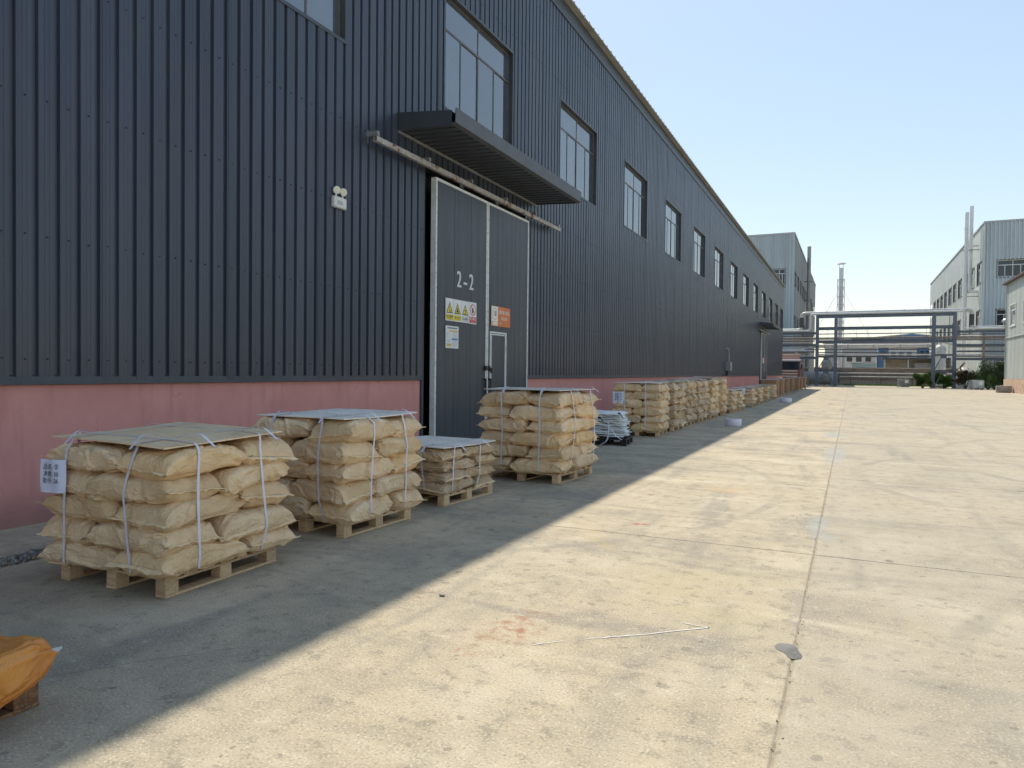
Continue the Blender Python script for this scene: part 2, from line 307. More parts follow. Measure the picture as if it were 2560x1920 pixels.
# ------------------------------------------------------------------ mesh helpers
class MB:
    def __init__(s): s.v = []; s.f = []
    def add(s, vs, fs):
        o = len(s.v); s.v += [tuple(x) for x in vs]; s.f += [tuple(i+o for i in f) for f in fs]; return s
    def box(s, x0, x1, y0, y1, z0, z1):
        return s.add([(x0,y0,z0),(x1,y0,z0),(x1,y1,z0),(x0,y1,z0),(x0,y0,z1),(x1,y0,z1),(x1,y1,z1),(x0,y1,z1)],
                     [(0,3,2,1),(4,5,6,7),(0,1,5,4),(1,2,6,5),(2,3,7,6),(3,0,4,7)])
    def cbox(s, x0, x1, y0, y1, z0, z1, c=.004):
        """box with chamfered edges"""
        bm = bmesh.new(); bmesh.ops.create_cube(bm, size=1)
        for v in bm.verts: v.co = Vector(((x0+x1)/2+v.co.x*(x1-x0), (y0+y1)/2+v.co.y*(y1-y0), (z0+z1)/2+v.co.z*(z1-z0)))
        bmesh.ops.bevel(bm, geom=bm.edges[:], offset=min(c, (x1-x0)*.3, (y1-y0)*.3, (z1-z0)*.3), segments=1, affect='EDGES')
        bm.verts.index_update(); s.add([v.co[:] for v in bm.verts], [[v.index for v in f.verts] for f in bm.faces]); bm.free(); return s
    def bar(s, p0, p1, wd, ht, upv=(0, 0, 1)):
        p0, p1 = Vector(p0), Vector(p1); d = (p1-p0).normalized(); u = Vector(upv)
        if abs(d.dot(u)) > .98: u = Vector((1, 0, 0))
        a = d.cross(u).normalized(); b = a.cross(d)
        vs = [p+a*i*wd/2+b*j*ht/2 for p in (p0, p1) for i, j in ((-1,-1),(1,-1),(1,1),(-1,1))]
        return s.add(vs, [(3,2,1,0),(4,5,6,7),(0,1,5,4),(1,2,6,5),(2,3,7,6),(3,0,4,7)])
    def ibeam(s, p0, p1, h, wd, t=.03, upv=(0, 0, 1)):
        p0, p1 = Vector(p0), Vector(p1); d = (p1-p0).normalized(); u = Vector(upv); a = d.cross(u).normalized(); b = a.cross(d)
        s.bar(p0+b*(h/2-t/2), p1+b*(h/2-t/2), wd, t, b); s.bar(p0-b*(h/2-t/2), p1-b*(h/2-t/2), wd, t, b)
        return s.bar(p0, p1, t, h-2*t-.002, b)
    def tube(s, pts, r, seg=10, caps=True):
        pts = [Vector(p) for p in pts]; n = len(pts); rs = r if isinstance(r, (list, tuple)) else [r]*n
        d0 = (pts[1]-pts[0]).normalized(); u = Vector((0, 0, 1)) if abs(d0.z) < .9 else Vector((1, 0, 0))
        a = d0.cross(u).normalized(); vs = []; prev = d0
        for i, p in enumerate(pts):
            d = (pts[min(i+1, n-1)]-pts[max(i-1, 0)]).normalized()
            q = prev.rotation_difference(d); a = (q @ a).normalized(); prev = d; b = d.cross(a)
            vs += [p+(a*cos(2*pi*k/seg)+b*sin(2*pi*k/seg))*rs[i] for k in range(seg)]
        fs = [(i*seg+k, i*seg+(k+1) % seg, (i+1)*seg+(k+1) % seg, (i+1)*seg+k) for i in range(n-1) for k in range(seg)]
        if caps: fs += [tuple(range(seg))[::-1], tuple((n-1)*seg+k for k in range(seg))]
        return s.add(vs, fs)
    def prism(s, poly, axis, a, b):
        """polygon in the two other axes, extruded along axis"""
        def P(u, v, t): return {'x': (t, u, v), 'y': (u, t, v), 'z': (u, v, t)}[axis]
        n = len(poly)
        return s.add([P(u, v, a) for u, v in poly]+[P(u, v, b) for u, v in poly], [tuple(range(n)), tuple(range(2*n-1, n-1, -1))]+[(i, i+n, (i+1) % n+n, (i+1) % n) for i in range(n)])
    def grid(s, P, closeu=False):
        """P: array [i][j] of points -> quads"""
        ni, nj = len(P), len(P[0]); o = len(s.v); s.v += [tuple(P[i][j]) for i in range(ni) for j in range(nj)]
        s.f += [(o+i*nj+j, o+i*nj+(j+1) % nj, o+((i+1) % ni)*nj+(j+1) % nj, o+((i+1) % ni)*nj+j) for i in range(ni-1) for j in range(nj if closeu else nj-1)]
        return s
    def mesh(s, name, mat=None, smooth=False):
        me = bpy.data.meshes.new(name); me.from_pydata(s.v, [], s.f); me.update()
        bm = bmesh.new(); bm.from_mesh(me); bmesh.ops.recalc_face_normals(bm, faces=bm.faces[:]); bm.to_mesh(me); bm.free()
        if mat: me.materials.append(M[mat] if isinstance(mat, str) else mat)
        if smooth:
            me.polygons.foreach_set('use_smooth', [True]*len(me.polygons))
            try: me.set_sharp_from_angle(angle=radians(45 if smooth is True else smooth))
            except Exception: pass
        return me
    def build(s, name, mat, parent=None, smooth=False):
        return link(name, s.mesh(name, mat, smooth), parent)

def link(name, data, parent=None, loc=None, rz=None, scale=None):
    o = bpy.data.objects.new(name, data); COL.objects.link(o)
    if parent:
        o.parent = parent
        if parent.name in WINV: o.matrix_parent_inverse = WINV[parent.name]
    if loc is not None: o.location = loc
    if rz is not None: o.rotation_euler = (0, 0, rz) if not isinstance(rz, (tuple, list)) else rz
    if scale is not None: o.scale = scale
    return o
def empty(name, loc=(0, 0, 0), rz=0):
    o = link(name, None, None, loc, rz); o.empty_display_size = .2; return o
WINV = {}
def wempty(name, loc):
    """an Empty at a thing's base whose parts are given in world coordinates"""
    o = empty(name, loc); WINV[o.name] = Matrix.Translation(-Vector(loc)); return o
def tag(o, label, cat, group=None):
    o['label'] = label; o['category'] = cat
    if group: o['group'] = group
    return o
def struct(o): o['kind'] = 'structure'; return o
def arc_path(pts, r, n=6):
    """polyline with rounded corners"""
    pts = [Vector(p) for p in pts]; out = [pts[0]]
    for i in range(1, len(pts)-1):
        a = (pts[i-1]-pts[i]); b = (pts[i+1]-pts[i]); k = min(r, a.length*.49, b.length*.49)
        A = pts[i]+a.normalized()*k; B = pts[i]+b.normalized()*k
        out += [A*(1-t)**2+pts[i]*2*t*(1-t)+B*t*t for t in [j/n for j in range(n+1)]]
    return out+[pts[-1]]

# text meshes are made first, while the scene is still nearly empty
TEXT = {}
def text_mesh(body, size, sx=1.0, shear=0.0):
    key = (body, size, sx)
    if key in TEXT: return TEXT[key]
    cu = bpy.data.curves.new('text', 'FONT'); cu.body = body; cu.size = size; cu.align_x = 'CENTER'; cu.align_y = 'CENTER'; cu.shear = shear
    cu.resolution_u = 3
    ob = bpy.data.objects.new('text', cu); COL.objects.link(ob)
    dg = bpy.context.evaluated_depsgraph_get(); me = bpy.data.meshes.new_from_object(ob.evaluated_get(dg))
    bpy.data.objects.remove(ob); bpy.data.curves.remove(cu)
    TEXT[key] = ([(v.co.x*sx, v.co.y) for v in me.vertices], [tuple(p.vertices) for p in me.polygons]); bpy.data.meshes.remove(me)
    return TEXT[key]
def text(body, size, O, U, N, mat, parent, name='lettering', sx=1.0, bold=0, shear=0):
    """flat lettering: O centre, U reading direction, N outward, letters up = +Z"""
    vs, fs = text_mesh(body, size, sx, shear); O, U, N = Vector(O), Vector(U), Vector(N); Z = Vector((0, 0, 1))
    m = MB(); m.add([O+U*x+Z*y for x, y in vs], fs)
    for k in range(bold): m.add([O+U*(x+(k+1)*size*.03)+Z*y+N*(k+1)*.0003 for x, y in vs], fs)
    me = bpy.data.meshes.new(name); me.from_pydata(m.v, [], m.f); me.materials.append(M[mat])
    return link(name, me, parent)

# ================================================================== GROUND
g = MB(); g.add([(-2500, -1500, -.03), (2500, -1500, -.03), (2500, 4000, -.03), (-2500, 4000, -.03)], [(0, 1, 2, 3)])
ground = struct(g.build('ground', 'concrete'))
rg = np.random.default_rng(3)
def slab(x0, x1, y0, y1, step, jag, gap=.002):
    """one cast slab: worn edges, open joint around it"""
    x0 += gap; x1 -= gap; y0 += gap; y1 -= gap
    pts = []
    def side(a, b):
        L = hypot(b[0]-a[0], b[1]-a[1]); k = max(2, int(L/step)); nx, ny = (b[1]-a[1])/L, -(b[0]-a[0])/L; w_ = 0
        for i in range(k):
            t = i/k; w_ = .75*w_+rg.normal()*jag
            d = -abs(w_) if i else 0
            pts.append((a[0]+(b[0]-a[0])*t+nx*d, a[1]+(b[1]-a[1])*t+ny*d))
    C = [(x0, y0), (x1, y0), (x1, y1), (x0, y1)]
    for i in range(4): side(C[i], C[(i+1) % 4])
    n = len(pts); cx, cy = (x0+x1)/2, (y0+y1)/2
    inn = [(x+(cx-x)/hypot(cx-x, cy-y)*.009, y+(cy-y)/hypot(cx-x, cy-y)*.009) for x, y in pts]
    vs = [(x, y, 0.) for x, y in inn]+[(x, y, -.006) for x, y in pts]+[(x, y, -.029) for x, y in pts]
    fs = [tuple(range(n))]+[(i, i+n, (i+1) % n+n, (i+1) % n) for i in range(n)]+[(i+n, i+2*n, (i+1) % n+2*n, (i+1) % n+n) for i in range(n)]
    m = MB(); m.add(vs, fs); m.build('slab', 'concrete', ground)
XJ = [-5.86, -.26, 5.34, 10.94, 16.54, 22.14]
for r_ in range(-4, 19):
    y0 = 6.6+r_*5; near = -1 <= r_ < 3
    for i in range(5):
        slab(XJ[i], XJ[i+1], y0, y0+5, .05 if near and i < 2 else .25, .0013 if near and i < 2 else .001)
    if -2 <= r_ < 17: slab(-7.42, -6.2, y0, y0+5, .1, .003)
# gravel drain strip beside the wall, near the first pallet only
gs = MB(); ico = []
bm = bmesh.new(); bmesh.ops.create_icosphere(bm, subdivisions=1, radius=1); icv = [v.co.copy() for v in bm.verts]; icf = [[v.index for v in f.verts] for f in bm.faces]; bm.free()
for k in range(1500):
    x = random.uniform(-6.19, -5.87); y = random.uniform(-2., 7.5); r_ = random.choice((.012, .016, .022, .03)); e = (random.uniform(.7, 1.3), random.uniform(.7, 1.3), random.uniform(.5, .8))
    q = Quaternion((random.random(), random.random(), random.random()), random.uniform(0, 6))
    gs.add([q @ Vector((v.x*e[0]*r_*random.uniform(.8, 1.2), v.y*e[1]*r_, v.z*e[2]*r_))+Vector((x, y, -.022+r_*.3+random.uniform(0, .012))) for v in icv], icf)
o = gs.build('gravel', 'gravel'); o['kind'] = 'stuff'; tag(o, 'loose gravel filling the drain strip beside the pink plinth', 'gravel')
gb = MB(); gb.add([(-6.22, -20, -.026), (-5.84, -20, -.026), (-5.84, 100, -.026), (-6.22, 100, -.026)], [(0, 1, 2, 3)]); gb.build('drain_bed', 'dirt', ground)
# crumbs of broken concrete along the long joint
cb = MB()
jf = MB(); jf.add([(-.30, -10, -.007), (-.22, -10, -.007), (-.22, 100, -.007), (-.30, 100, -.007)], [(0, 1, 2, 3)]); jf.build('joint_filler', 'joint_grit', ground)
for k in range(260):
    y = 1.6+abs(random.gauss(0, 1))*7; x = -.26+random.gauss(0, .014)+.012*sin(y*3.1); r_ = random.uniform(.0015, .006)
    if random.random() > .35+.65*(sin(y*1.7)+sin(y*.6+1) > 0): continue
    q = Quaternion((random.random(), random.random(), 1), random.uniform(0, 6))
    cb.add([q @ Vector((v.x*r_*1.3, v.y*r_, v.z*r_*.35))+Vector((x, y, r_*.15)) for v in icv], icf)
o = cb.build('joint_crumbs', 'bare_earth'); o['kind'] = 'stuff'; tag(o, 'brown concrete crumbs along the long yard joint', 'rubble')
def sheet(name, pts, mat, z=.004, par=None):
    m = MB(); m.add([(x, y, z) for x, y in pts], [tuple(range(len(pts)))]); return m.build(name, mat, par or ground)
def blobpts(cx, cy, rx, ry, n=64, rough=.18, seed=0):
    r = np.random.default_rng(seed); K = 11; ph = r.uniform(0, 6.28, K); am = r.uniform(.2, 1, K)*rough
    f = lambda t: 1+sum(am[k]*sin((k+1)*t+ph[k])/(1+.55*k) for k in range(K))
    return [(cx+rx*cos(t)*f(t), cy+ry*sin(t)*f(t)) for t in [2*pi*i/n for i in range(n)]]
sheet('repair_patch', [(-.345, 4.33), (-.30, 4.345), (-.262, 4.335), (-.245, 4.30), (-.238, 4.26), (-.225, 4.225), (-.213, 4.19), (-.218, 4.15), (-.238, 4.125), (-.262, 4.12), (-.285, 4.14), (-.296, 4.175), (-.312, 4.20), (-.338, 4.215), (-.36, 4.245), (-.365, 4.29)], 'patch', .0025)
def stroke(name, pts, wd, mat, par=None, z=.003):
    """thin hand drawn mark"""
    P = []; m = MB(); pp = []
    for a, b in zip(pts, pts[1:]):
        k = max(2, int(hypot(b[0]-a[0], b[1]-a[1])/.03)); pp += [(a[0]+(b[0]-a[0])*i/k, a[1]+(b[1]-a[1])*i/k) for i in range(k)]
    pp.append(pts[-1]); L, R = [], []
    for i, (x, y) in enumerate(pp):
        a = pp[max(0, i-1)]; b = pp[min(len(pp)-1, i+1)]; dx, dy = b[0]-a[0], b[1]-a[1]; l = hypot(dx, dy) or 1; q = wd*random.uniform(.5, 1.1)/2; j = random.gauss(0, wd*.15)
        L.append((x-dy/l*(q+j), y+dx/l*(q+j), z)); R.append((x+dy/l*(q-j), y-dx/l*(q-j), z))
    m.grid([L, R]); return m.build(name, mat, par or ground)
stroke('chalk_line', [(-1.36, 3.88), (-1.07, 4.11), (-.90, 4.27), (-.75, 4.40)], .012, 'chalk'); stroke('chalk_line', [(-.75, 4.40), (-.91, 4.405)], .011, 'chalk')
stroke('chalk_line', [(-1.60, 3.66), (-1.47, 3.79)], .008, 'chalk')
st = MB(); st.add([Vector((v.x*.026, v.y*.02, v.z*.008))+Vector((-2.51, 4.18, .009)) for v in icv], icf); tag(st.build('pebble', 'stone', None, True), 'small flat grey pebble in the sun near the shadow edge', 'stone')
yd = MB(); yd.add([(-120, 101.7, -.008), (160, 101.7, -.008), (160, 420, -.008), (-120, 420, -.008)], [(0, 1, 2, 3)]); struct(yd.build('far_yard', 'bare_earth'))
ap = MB(); ap.add([(-8, 101.8, -.004), (12.5, 101.8, -.004), (12.5, 113.5, -.004), (-8, 113.5, -.004)], [(0, 1, 2, 3)]); ap.build('apron', 'concrete', ground)

# ================================================================== SHEET-METAL WALL HELPERS
def clad(name, mat, parent, O, U, N, u0, u1, z0, z1, openings, pitch, prof, panel=None, smooth=False):
    """profiled sheet wall: prof = [(frac of pitch, outward offset)...]; split into panels; openings cut out"""
    O, U, N = Vector(O), Vector(U), Vector(N); Z = Vector((0, 0, 1))
    P = panel or (u1-u0); k = 0; a = u0; out = []
    while a < u1-1e-6:
        b = min(a+P, u1); m = MB(); us = []
        c = a
        while c < b-1e-6:
            for fr, of in prof:
                if c+fr*pitch < b-1e-6: us.append((c+fr*pitch, of))
            c += pitch
        us.append((b, prof[0][1])); extra = []
        for (ua, ub, za, zb) in openings:
            for e in (ua, ub):
                if a < e < b:
                    for i in range(len(us)-1):
                        if us[i][0] < e < us[i+1][0]:
                            t = (e-us[i][0])/(us[i+1][0]-us[i][0]); extra.append((e, us[i][1]+(us[i+1][1]-us[i][1])*t)); break
        us = sorted(us+extra)
        for (p, po), (q, qo) in zip(us, us[1:]):
            if q-p < 1e-6: continue
            mid = (p+q)/2; iv = [(z0, z1)]
            for (ua, ub, za, zb) in openings:
                if ua < mid < ub:
                    nv = []
                    for (s0, s1) in iv:
                        if zb <= s0 or za >= s1: nv.append((s0, s1)); continue
                        if za > s0: nv.append((s0, za))
                        if zb < s1: nv.append((zb, s1))
                    iv = nv
            for s0, s1 in iv:
                lap = N*(.004 if k % 2 and panel else 0); A = O+U*p+N*po+lap; B = O+U*q+N*qo+lap
                m.add([A+Z*s0, B+Z*s0, B+Z*s1, A+Z*s1], [(0, 1, 2, 3)])
        key = {}; par_ = list(range(len(m.f)))
        def find(q):
            while par_[q] != q: q = par_[q]
            return q
        for fi, f_ in enumerate(m.f):
            for vi in f_:
                kk = tuple(round(x, 4) for x in m.v[vi])
                if kk in key: par_[find(fi)] = find(key[kk])
                else: key[kk] = fi
        comp = {}
        for fi in range(len(m.f)): comp.setdefault(find(fi), []).append(fi)
        for fl in comp.values():
            m3 = MB()
            for fi in fl: m3.add([m.v[vi] for vi in m.f[fi]], [(0, 1, 2, 3)])
            out.append(m3.build(name, mat, parent))
        a = b; k += 1
    return out
def wbox(m, O, U, N, ua, ub, na, nb, za, zb):
    O, U, N = Vector(O), Vector(U), Vector(N); Z = Vector((0, 0, 1))
    vs = [O+U*u+N*n_+Z*z for z in (za, zb) for u, n_ in ((ua, na), (ub, na), (ub, nb), (ua, nb))]
    return m.add(vs, [(0,3,2,1),(4,5,6,7),(0,1,5,4),(1,2,6,5),(2,3,7,6),(3,0,4,7)])
def window(parent, O, U, N, u0, u1, z0, z1, recess, trim_w, mull_u, transom, low_u, m_trim, m_frame, m_glass, name='window', fw_=.05, sill=True, proud=.045, open_=()):
    """opening lining + trim (part), frame, panes and sill (sub-parts)"""
    m = MB(); B = lambda mm, *a: wbox(mm, O, U, N, *a)
    t = trim_w
    B(m, u0-t, u1+t, -.02, proud, z1, z1+t); B(m, u0-t, u1+t, -.02, proud, z0-t, z0)
    B(m, u0-t, u0, -.02, proud-.002, z0, z1); B(m, u1, u1+t, -.02, proud-.002, z0, z1)
    e = .004                                                           # reveal lining
    B(m, u0-.012, u0+e, -recess-.05, -.02, z0, z1); B(m, u1-e, u1+.012, -recess-.05, -.02, z0, z1)
    B(m, u0, u1, -recess-.05, -.02, z1-e, z1+.01); B(m, u0, u1, -recess-.05, -.02, z0-.01, z0+e)
    win = m.build(name, m_trim, parent)
    f = MB(); w2 = fw_; a, b = -recess-.02, -recess+.014
    U0, U1, Z0, Z1 = u0+e, u1-e, z0+e, z1-e
    B(f, U0, U1, a, b, Z0, Z0+w2); B(f, U0, U1, a, b, Z1-w2, Z1); B(f, U0, U0+w2, a, b, Z0+w2, Z1-w2); B(f, U1-w2, U1, a, b, Z0+w2, Z1-w2)
    tz = transom
    if tz: B(f, U0+w2, U1-w2, a, b-.002, tz-w2/2, tz+w2/2)
    panes = []
    for us, za, zb in ((mull_u, tz+w2/2 if tz else Z0+w2, Z1-w2),)+(((low_u, Z0+w2, tz-w2/2),) if tz else ()):
        ed = [U0+w2]+list(us)+[U1-w2]
        for q in us: B(f, q-w2*.4, q+w2*.4, a, b-.004, za, zb)
        for i in range(len(ed)-1): panes.append((ed[i]+(w2*.4 if i else 0), ed[i+1]-(w2*.4 if i < len(ed)-2 else 0), za, zb))
    f.build('frame', m_frame, win)
    for i, (a0, a1, b0, b1) in enumerate(panes):
        if i in open_: continue
        g_ = MB(); d_ = -.012 if i % 2 else -.002
        wbox(g_, O, U, N, a0, a1, -recess+d_-.004, -recess+d_+.002, b0, b1); g_.build('pane', m_glass, win)
    if sill:
        s_ = MB(); wbox(s_, O, U, N, u0-t-.02, u1+t+.02, 0, proud+.03, z0-t-.012, z0-t+.02); s_.build('sill', m_trim, win)
    return win

# ================================================================== WAREHOUSE
WX = -7.2; WY0, WY1 = -14.4, 87.24; EAVE = 11.56
wh = wempty('warehouse', (WX, 36, 0)); tag(wh, 'long dark slate corrugated warehouse with pink plinth and high windows', 'warehouse')
O_, U_, N_ = (WX, 0, 0), (0, 1, 0), (1, 0, 0)
wins = [(11.87+6*k, 14.87+6*k, 6.65, 8.87) for k in range(-3, 13)]
doors = [(11.2, 15.85, 0, 5.35), (65.2, 69.85, 0, 5.35)]
prof = [(0, .034), (.17, .034), (.185, .031), (.20, .034), (.38, .034), (.395, .031), (.41, .034), (.60, .034), (.645, 0), (.86, 0), (.905, .034)]
clad('cladding_panel', 'clad', wh, O_, U_, N_, WY0, WY1, 1.40, EAVE-.02, wins+doors, .21, prof, .84)
for k, (a, b, c, d) in enumerate(wins):
    mid = (a+b)/2
    window(wh, O_, U_, N_, a, b, c, d, .07, .055, [mid], 8.22, [a+.76, mid, b-.76], 'trim_dark', 'win_frame', 'glass', sill=False, fw_=.042)
# plinth, base flashing, backing (closed shell)
for a, b in ((WY0, 11.14), (15.85, 65.14), (69.85, WY1)):
    m = MB(); m.box(WX-.28, WX-.012, a, b, -.02, 1.395); m.build('plinth', 'plinth', wh)
    m = MB(); m.add([(WX-.01, a, 1.47), (WX+.034, a, 1.45), (WX+.04, a, 1.372), (WX-.005, a, 1.366), (WX-.01, b, 1.47), (WX+.034, b, 1.45), (WX+.04, b, 1.372), (WX-.005, b, 1.366)], [(0,1,5,4),(1,2,6,5),(2,3,7,6),(0,3,2,1),(4,5,6,7),(3,0,4,7)]); m.build('base_flashing', 'trim_dark', wh)
m = MB(); BX = WX-24
m.add([(WX-.34, WY0, 0), (WX-.34, WY1, 0), (WX-.34, WY1, EAVE), (WX-.34, WY0, EAVE)], [(0, 1, 2, 3)])
m.build('light_stop_sheet', 'black', wh)  # black sheet added inside so no light leaks through the shell
m = MB(); m.add([(BX, WY0, 0), (BX, WY1, 0), (BX, WY1, EAVE), (BX, WY0, EAVE)], [(0, 1, 2, 3)]); m.build('rear_wall', 'clad', wh)
for y in (WY0, WY1):
    m = MB(); m.add([(WX, y, 0), (BX, y, 0), (BX, y, EAVE), ((WX+BX)/2, y, EAVE+.55), (WX, y, EAVE)], [(0, 1, 2, 3, 4)]); m.build('gable_wall', 'clad', wh)
m = MB(); m.cbox(WX-.05, WX+.05, WY1-.06, WY1+.03, 1.4, EAVE-.05, .01); m.build('corner_trim', 'trim_dark', wh)
# eave flashing and roof sheets
m = MB(); m.add([(WX+.035, WY0, 11.15), (WX+.06, WY0, 11.15), (WX+.06, WY0, 11.57), (WX-.1, WY0, 11.57), (WX+.035, WY1, 11.15), (WX+.06, WY1, 11.15), (WX+.06, WY1, 11.57), (WX-.1, WY1, 11.57)], [(0,1,5,4),(1,2,6,5),(2,3,7,6),(3,0,4,7),(0,3,2,1),(4,5,6,7)]); m.build('eave_flashing', 'trim_dark', wh)
rp = [(0, 0), (.05, 0), (.075, .05), (.095, .05), (.12, 0), (.39, 0)]
RS = .82; mm = MB(); slope = .045
us = [(c+u, h) for c in (0, .41) for u, h in rp]+[(RS-.012, 0)]
A = [Vector((-6.95, u, 11.58+h)) for u, h in us]; B = [Vector(((WX+BX)/2, u, 11.58+h+slope*12.2)) for u, h in us]
mm.grid([A, B]); Al = [Vector((-6.95, u, 11.555)) for u, h in us]; mm.grid([A, Al]); mm.grid([Al, [Vector((WX-.2, u, 11.555+slope*.45)) for u, h in us]])
rsm = mm.mesh('roof_sheet', 'roof_tan'); y = WY0-.2
while y < WY1+.1:
    link('roof_sheet', rsm, wh, (0, y, 0)); y += RS
m = MB(); m.add([((WX+BX)/2+.3, WY0-.2, 12.1), ((WX+BX)/2+.3, WY1+.2, 12.1), (BX-.3, WY1+.2, EAVE), (BX-.3, WY0-.2, EAVE)], [(0, 1, 2, 3)]); m.build('rear_roof_slope', 'roof_tan', wh)
# self drilling screws in rows (too small to pick apart)
m = MB(); hexv = [(cos(k*pi/3), sin(k*pi/3)) for k in range(6)]
for z in (1.62, 2.82, 4.145, 5.42, 9.3, 10.6):
    for i in range(150):
        y = WY0+.84*20+.21*i+.062
        if any(a-.1 < y < b+.1 and c < z < d for a, b, c, d in wins+doors): continue
        zz = z+random.gauss(0, .006); r_ = .009
        m.add([(WX+.036, y+r_*a, zz+r_*b) for a, b in hexv]+[(WX+.046, y+r_*.8*a, zz+r_*.8*b) for a, b in hexv], [(6,7,8,9,10,11)]+[(k, (k+1) % 6, (k+1) % 6+6, k+6) for k in range(6)])
o = m.build('screws', 'black', wh); o['kind'] = 'stuff'

# --- sliding doors with rail and canopy
def sliding_door(dy, full):
    P = lambda m, x0, x1, y0, y1, z0, z1: m.box(x0, x1, y0+dy, y1+dy, z0, z1)
    m = MB(); P(m, WX-.30, WX+.03, 11.14, 11.2, 0, 5.42); P(m, WX-.30, WX+.03, 15.85, 15.91, 0, 5.42); P(m, WX-.30, WX+.03, 11.2, 15.85, 5.35, 5.42); m.build('door_jamb', 'trim_dark', wh)
    for li, (a, b) in enumerate(((11.38, 13.475), (13.495, 15.61))):
        x0, x1 = -7.145, -7.045
        leaf = MB()
        P(leaf, x0, x1-.006, a+.05, b-.05, .12, 5.11)
        lf = leaf.build('door_leaf', 'door_skin', wh)
        n = 3; wd = (b-a-.1)/n                                          # insulated panels with fine grooves
        for k in range(n):
            pm = MB(); p0 = a+.05+k*wd
            if li and k == 0 and False: continue
            q = p0+.004
            while q < p0+wd-.01:
                e = min(q+.046, p0+wd-.004); P(pm, x1-.006, x1-.001-(.0016 if int(q*50) % 2 else 0), q, e-.003, .13, 5.10); q += .046
            pm.build('door_panel', 'door_skin', lf)
        fr = MB(); P(fr, x0-.004, x1+.006, a, a+.05, .06, 5.16); P(fr, x0-.004, x1+.006, b-.05, b, .06, 5.16); P(fr, x0-.004, x1+.004, a+.05, b-.05, 5.11, 5.16); P(fr, x0-.004, x1+.004, a+.05, b-.05, .06, .12)
        fr.build('edge_frame', 'white_paint' , lf)
        sc_ = MB()
        for z in np.arange(.3, 5.1, .28):
            for y_ in (a+.025, b-.025): P(sc_, x1+.006, x1+.010, y_-.006, y_+.006, z-.006, z+.006)
        o = sc_.build('frame_screws', 'black', lf); o['kind'] = 'stuff'
        h = MB()
        for q in ((b-.12, b-.075) if li == 0 else (a+.075, a+.12),):
            y0_, y1_ = q
            P(h, x1, x1+.05, y0_, y1_, .98, 1.01); P(h, x1, x1+.05, y0_, y1_, 1.36, 1.39); P(h, x1+.035, x1+.055, y0_, y1_, .98, 1.39)
        h.build('handle', 'black', lf)
        bo = MB(); q = b-.10 if li == 0 else a+.03
        P(bo, x1+.004, x1+.04, q, q+.07, 1.56, 1.66); bo.tube([(x1+.045, q-.06+dy, 1.61), (x1+.045, q+.14+dy, 1.61)], .014, 8); bo.build('bolt', 'black', lf)
        if li and full:
            wf = MB(); a0, a1, z1 = 13.62, 14.43, 2.41
            for (p, q, r_, s_) in ((a0, a0+.035, .2, z1), (a1-.035, a1, .2, z1), (a0+.035, a1-.035, z1-.035, z1), (a0+.05, a0+.075, .22, z1-.05), (a1-.075, a1-.05, .22, z1-.05), (a0+.075, a1-.075, z1-.075, z1-.05)): P(wf, x1, x1+.012, p, q, r_, s_)
            wf.build('wicket_frame', 'white_paint', lf)
            hg = MB(); hg.tube([(x1+.02, a1-.02+dy, 2.0), (x1+.02, a1-.02+dy, 2.12)], .013, 8); hg.tube([(x1+.02, a1-.02+dy, .6), (x1+.02, a1-.02+dy, .72)], .013, 8); hg.build('hinge', 'galv', lf)
            hn = MB(); hn.tube([(x1+.03, a0+.04+dy, 1.5), (x1+.03, a0+.04+dy, 1.62)], .016, 8); P(hn, x1+.01, x1+.05, a0-.01, a0+.08, 1.54, 1.58); hn.build('latch', 'black', lf)
    # rail
    rl = MB(); rx = -6.985
    P(rl, rx-.035, rx+.035, 9.42, 17.45, 5.235, 5.245); P(rl, rx-.035, rx-.029, 9.42, 17.45, 5.245, 5.315); P(rl, rx+.029, rx+.035, 9.42, 17.45, 5.245, 5.315); P(rl, rx-.035, rx+.035, 9.42, 17.45, 5.315, 5.323)
    rail = rl.build('door_rail', 'rust_rail', wh)
    for yb in (9.44, 11.0, 12.6, 14.2, 15.8, 17.3):
        b_ = MB(); end = yb < 9.6
        P(b_, WX, rx+.05, yb-.03, yb+.03, 5.325, 5.40); P(b_, WX, WX+.012, yb-.07, yb+.07, 5.25, 5.47); b_.build('rail_bracket', 'galv_dull', rail)
    # canopy
    ca, cb_, xf = 10.33, 16.36, -6.10
    cm = MB()
    for y0, y1 in ((ca, ca+.012), (cb_-.012, cb_)):
        cm.add([(WX, y0+dy, 5.72), (xf, y0+dy, 5.66), (xf, y0+dy, 5.91), (WX, y0+dy, 6.03), (WX, y1+dy, 5.72), (xf, y1+dy, 5.66), (xf, y1+dy, 5.91), (WX, y1+dy, 6.03)], [(0,1,2,3),(7,6,5,4),(0,4,5,1),(1,5,6,2),(2,6,7,3),(3,7,4,0)])
    can = cm.build('canopy', 'trim_dark', wh)
    t = MB(); t.add([(WX, ca+.012+dy, 6.01), (xf, ca+.012+dy, 5.89), (xf, cb_-.012+dy, 5.89), (WX, cb_-.012+dy, 6.01)], [(0, 1, 2, 3)]); t.build('canopy_top', 'trim_dark', can)
    n = 28; wd = (cb_-ca-.03)/n                                         # ribbed soffit
    for k in range(n):
        s_ = MB(); y0 = ca+.015+k*wd+dy
        s_.grid([[Vector((x, y0+u, 5.735-.055*(x-WX)/(xf-WX)+h)) for u, h in ((0, 0), (wd*.3, 0), (wd*.4, .022), (wd*.85, .022), (wd*.95, 0), (wd, 0))] for x in (WX+.01, xf-.01)]); s_.build('soffit_strip', 'door_skin', can)
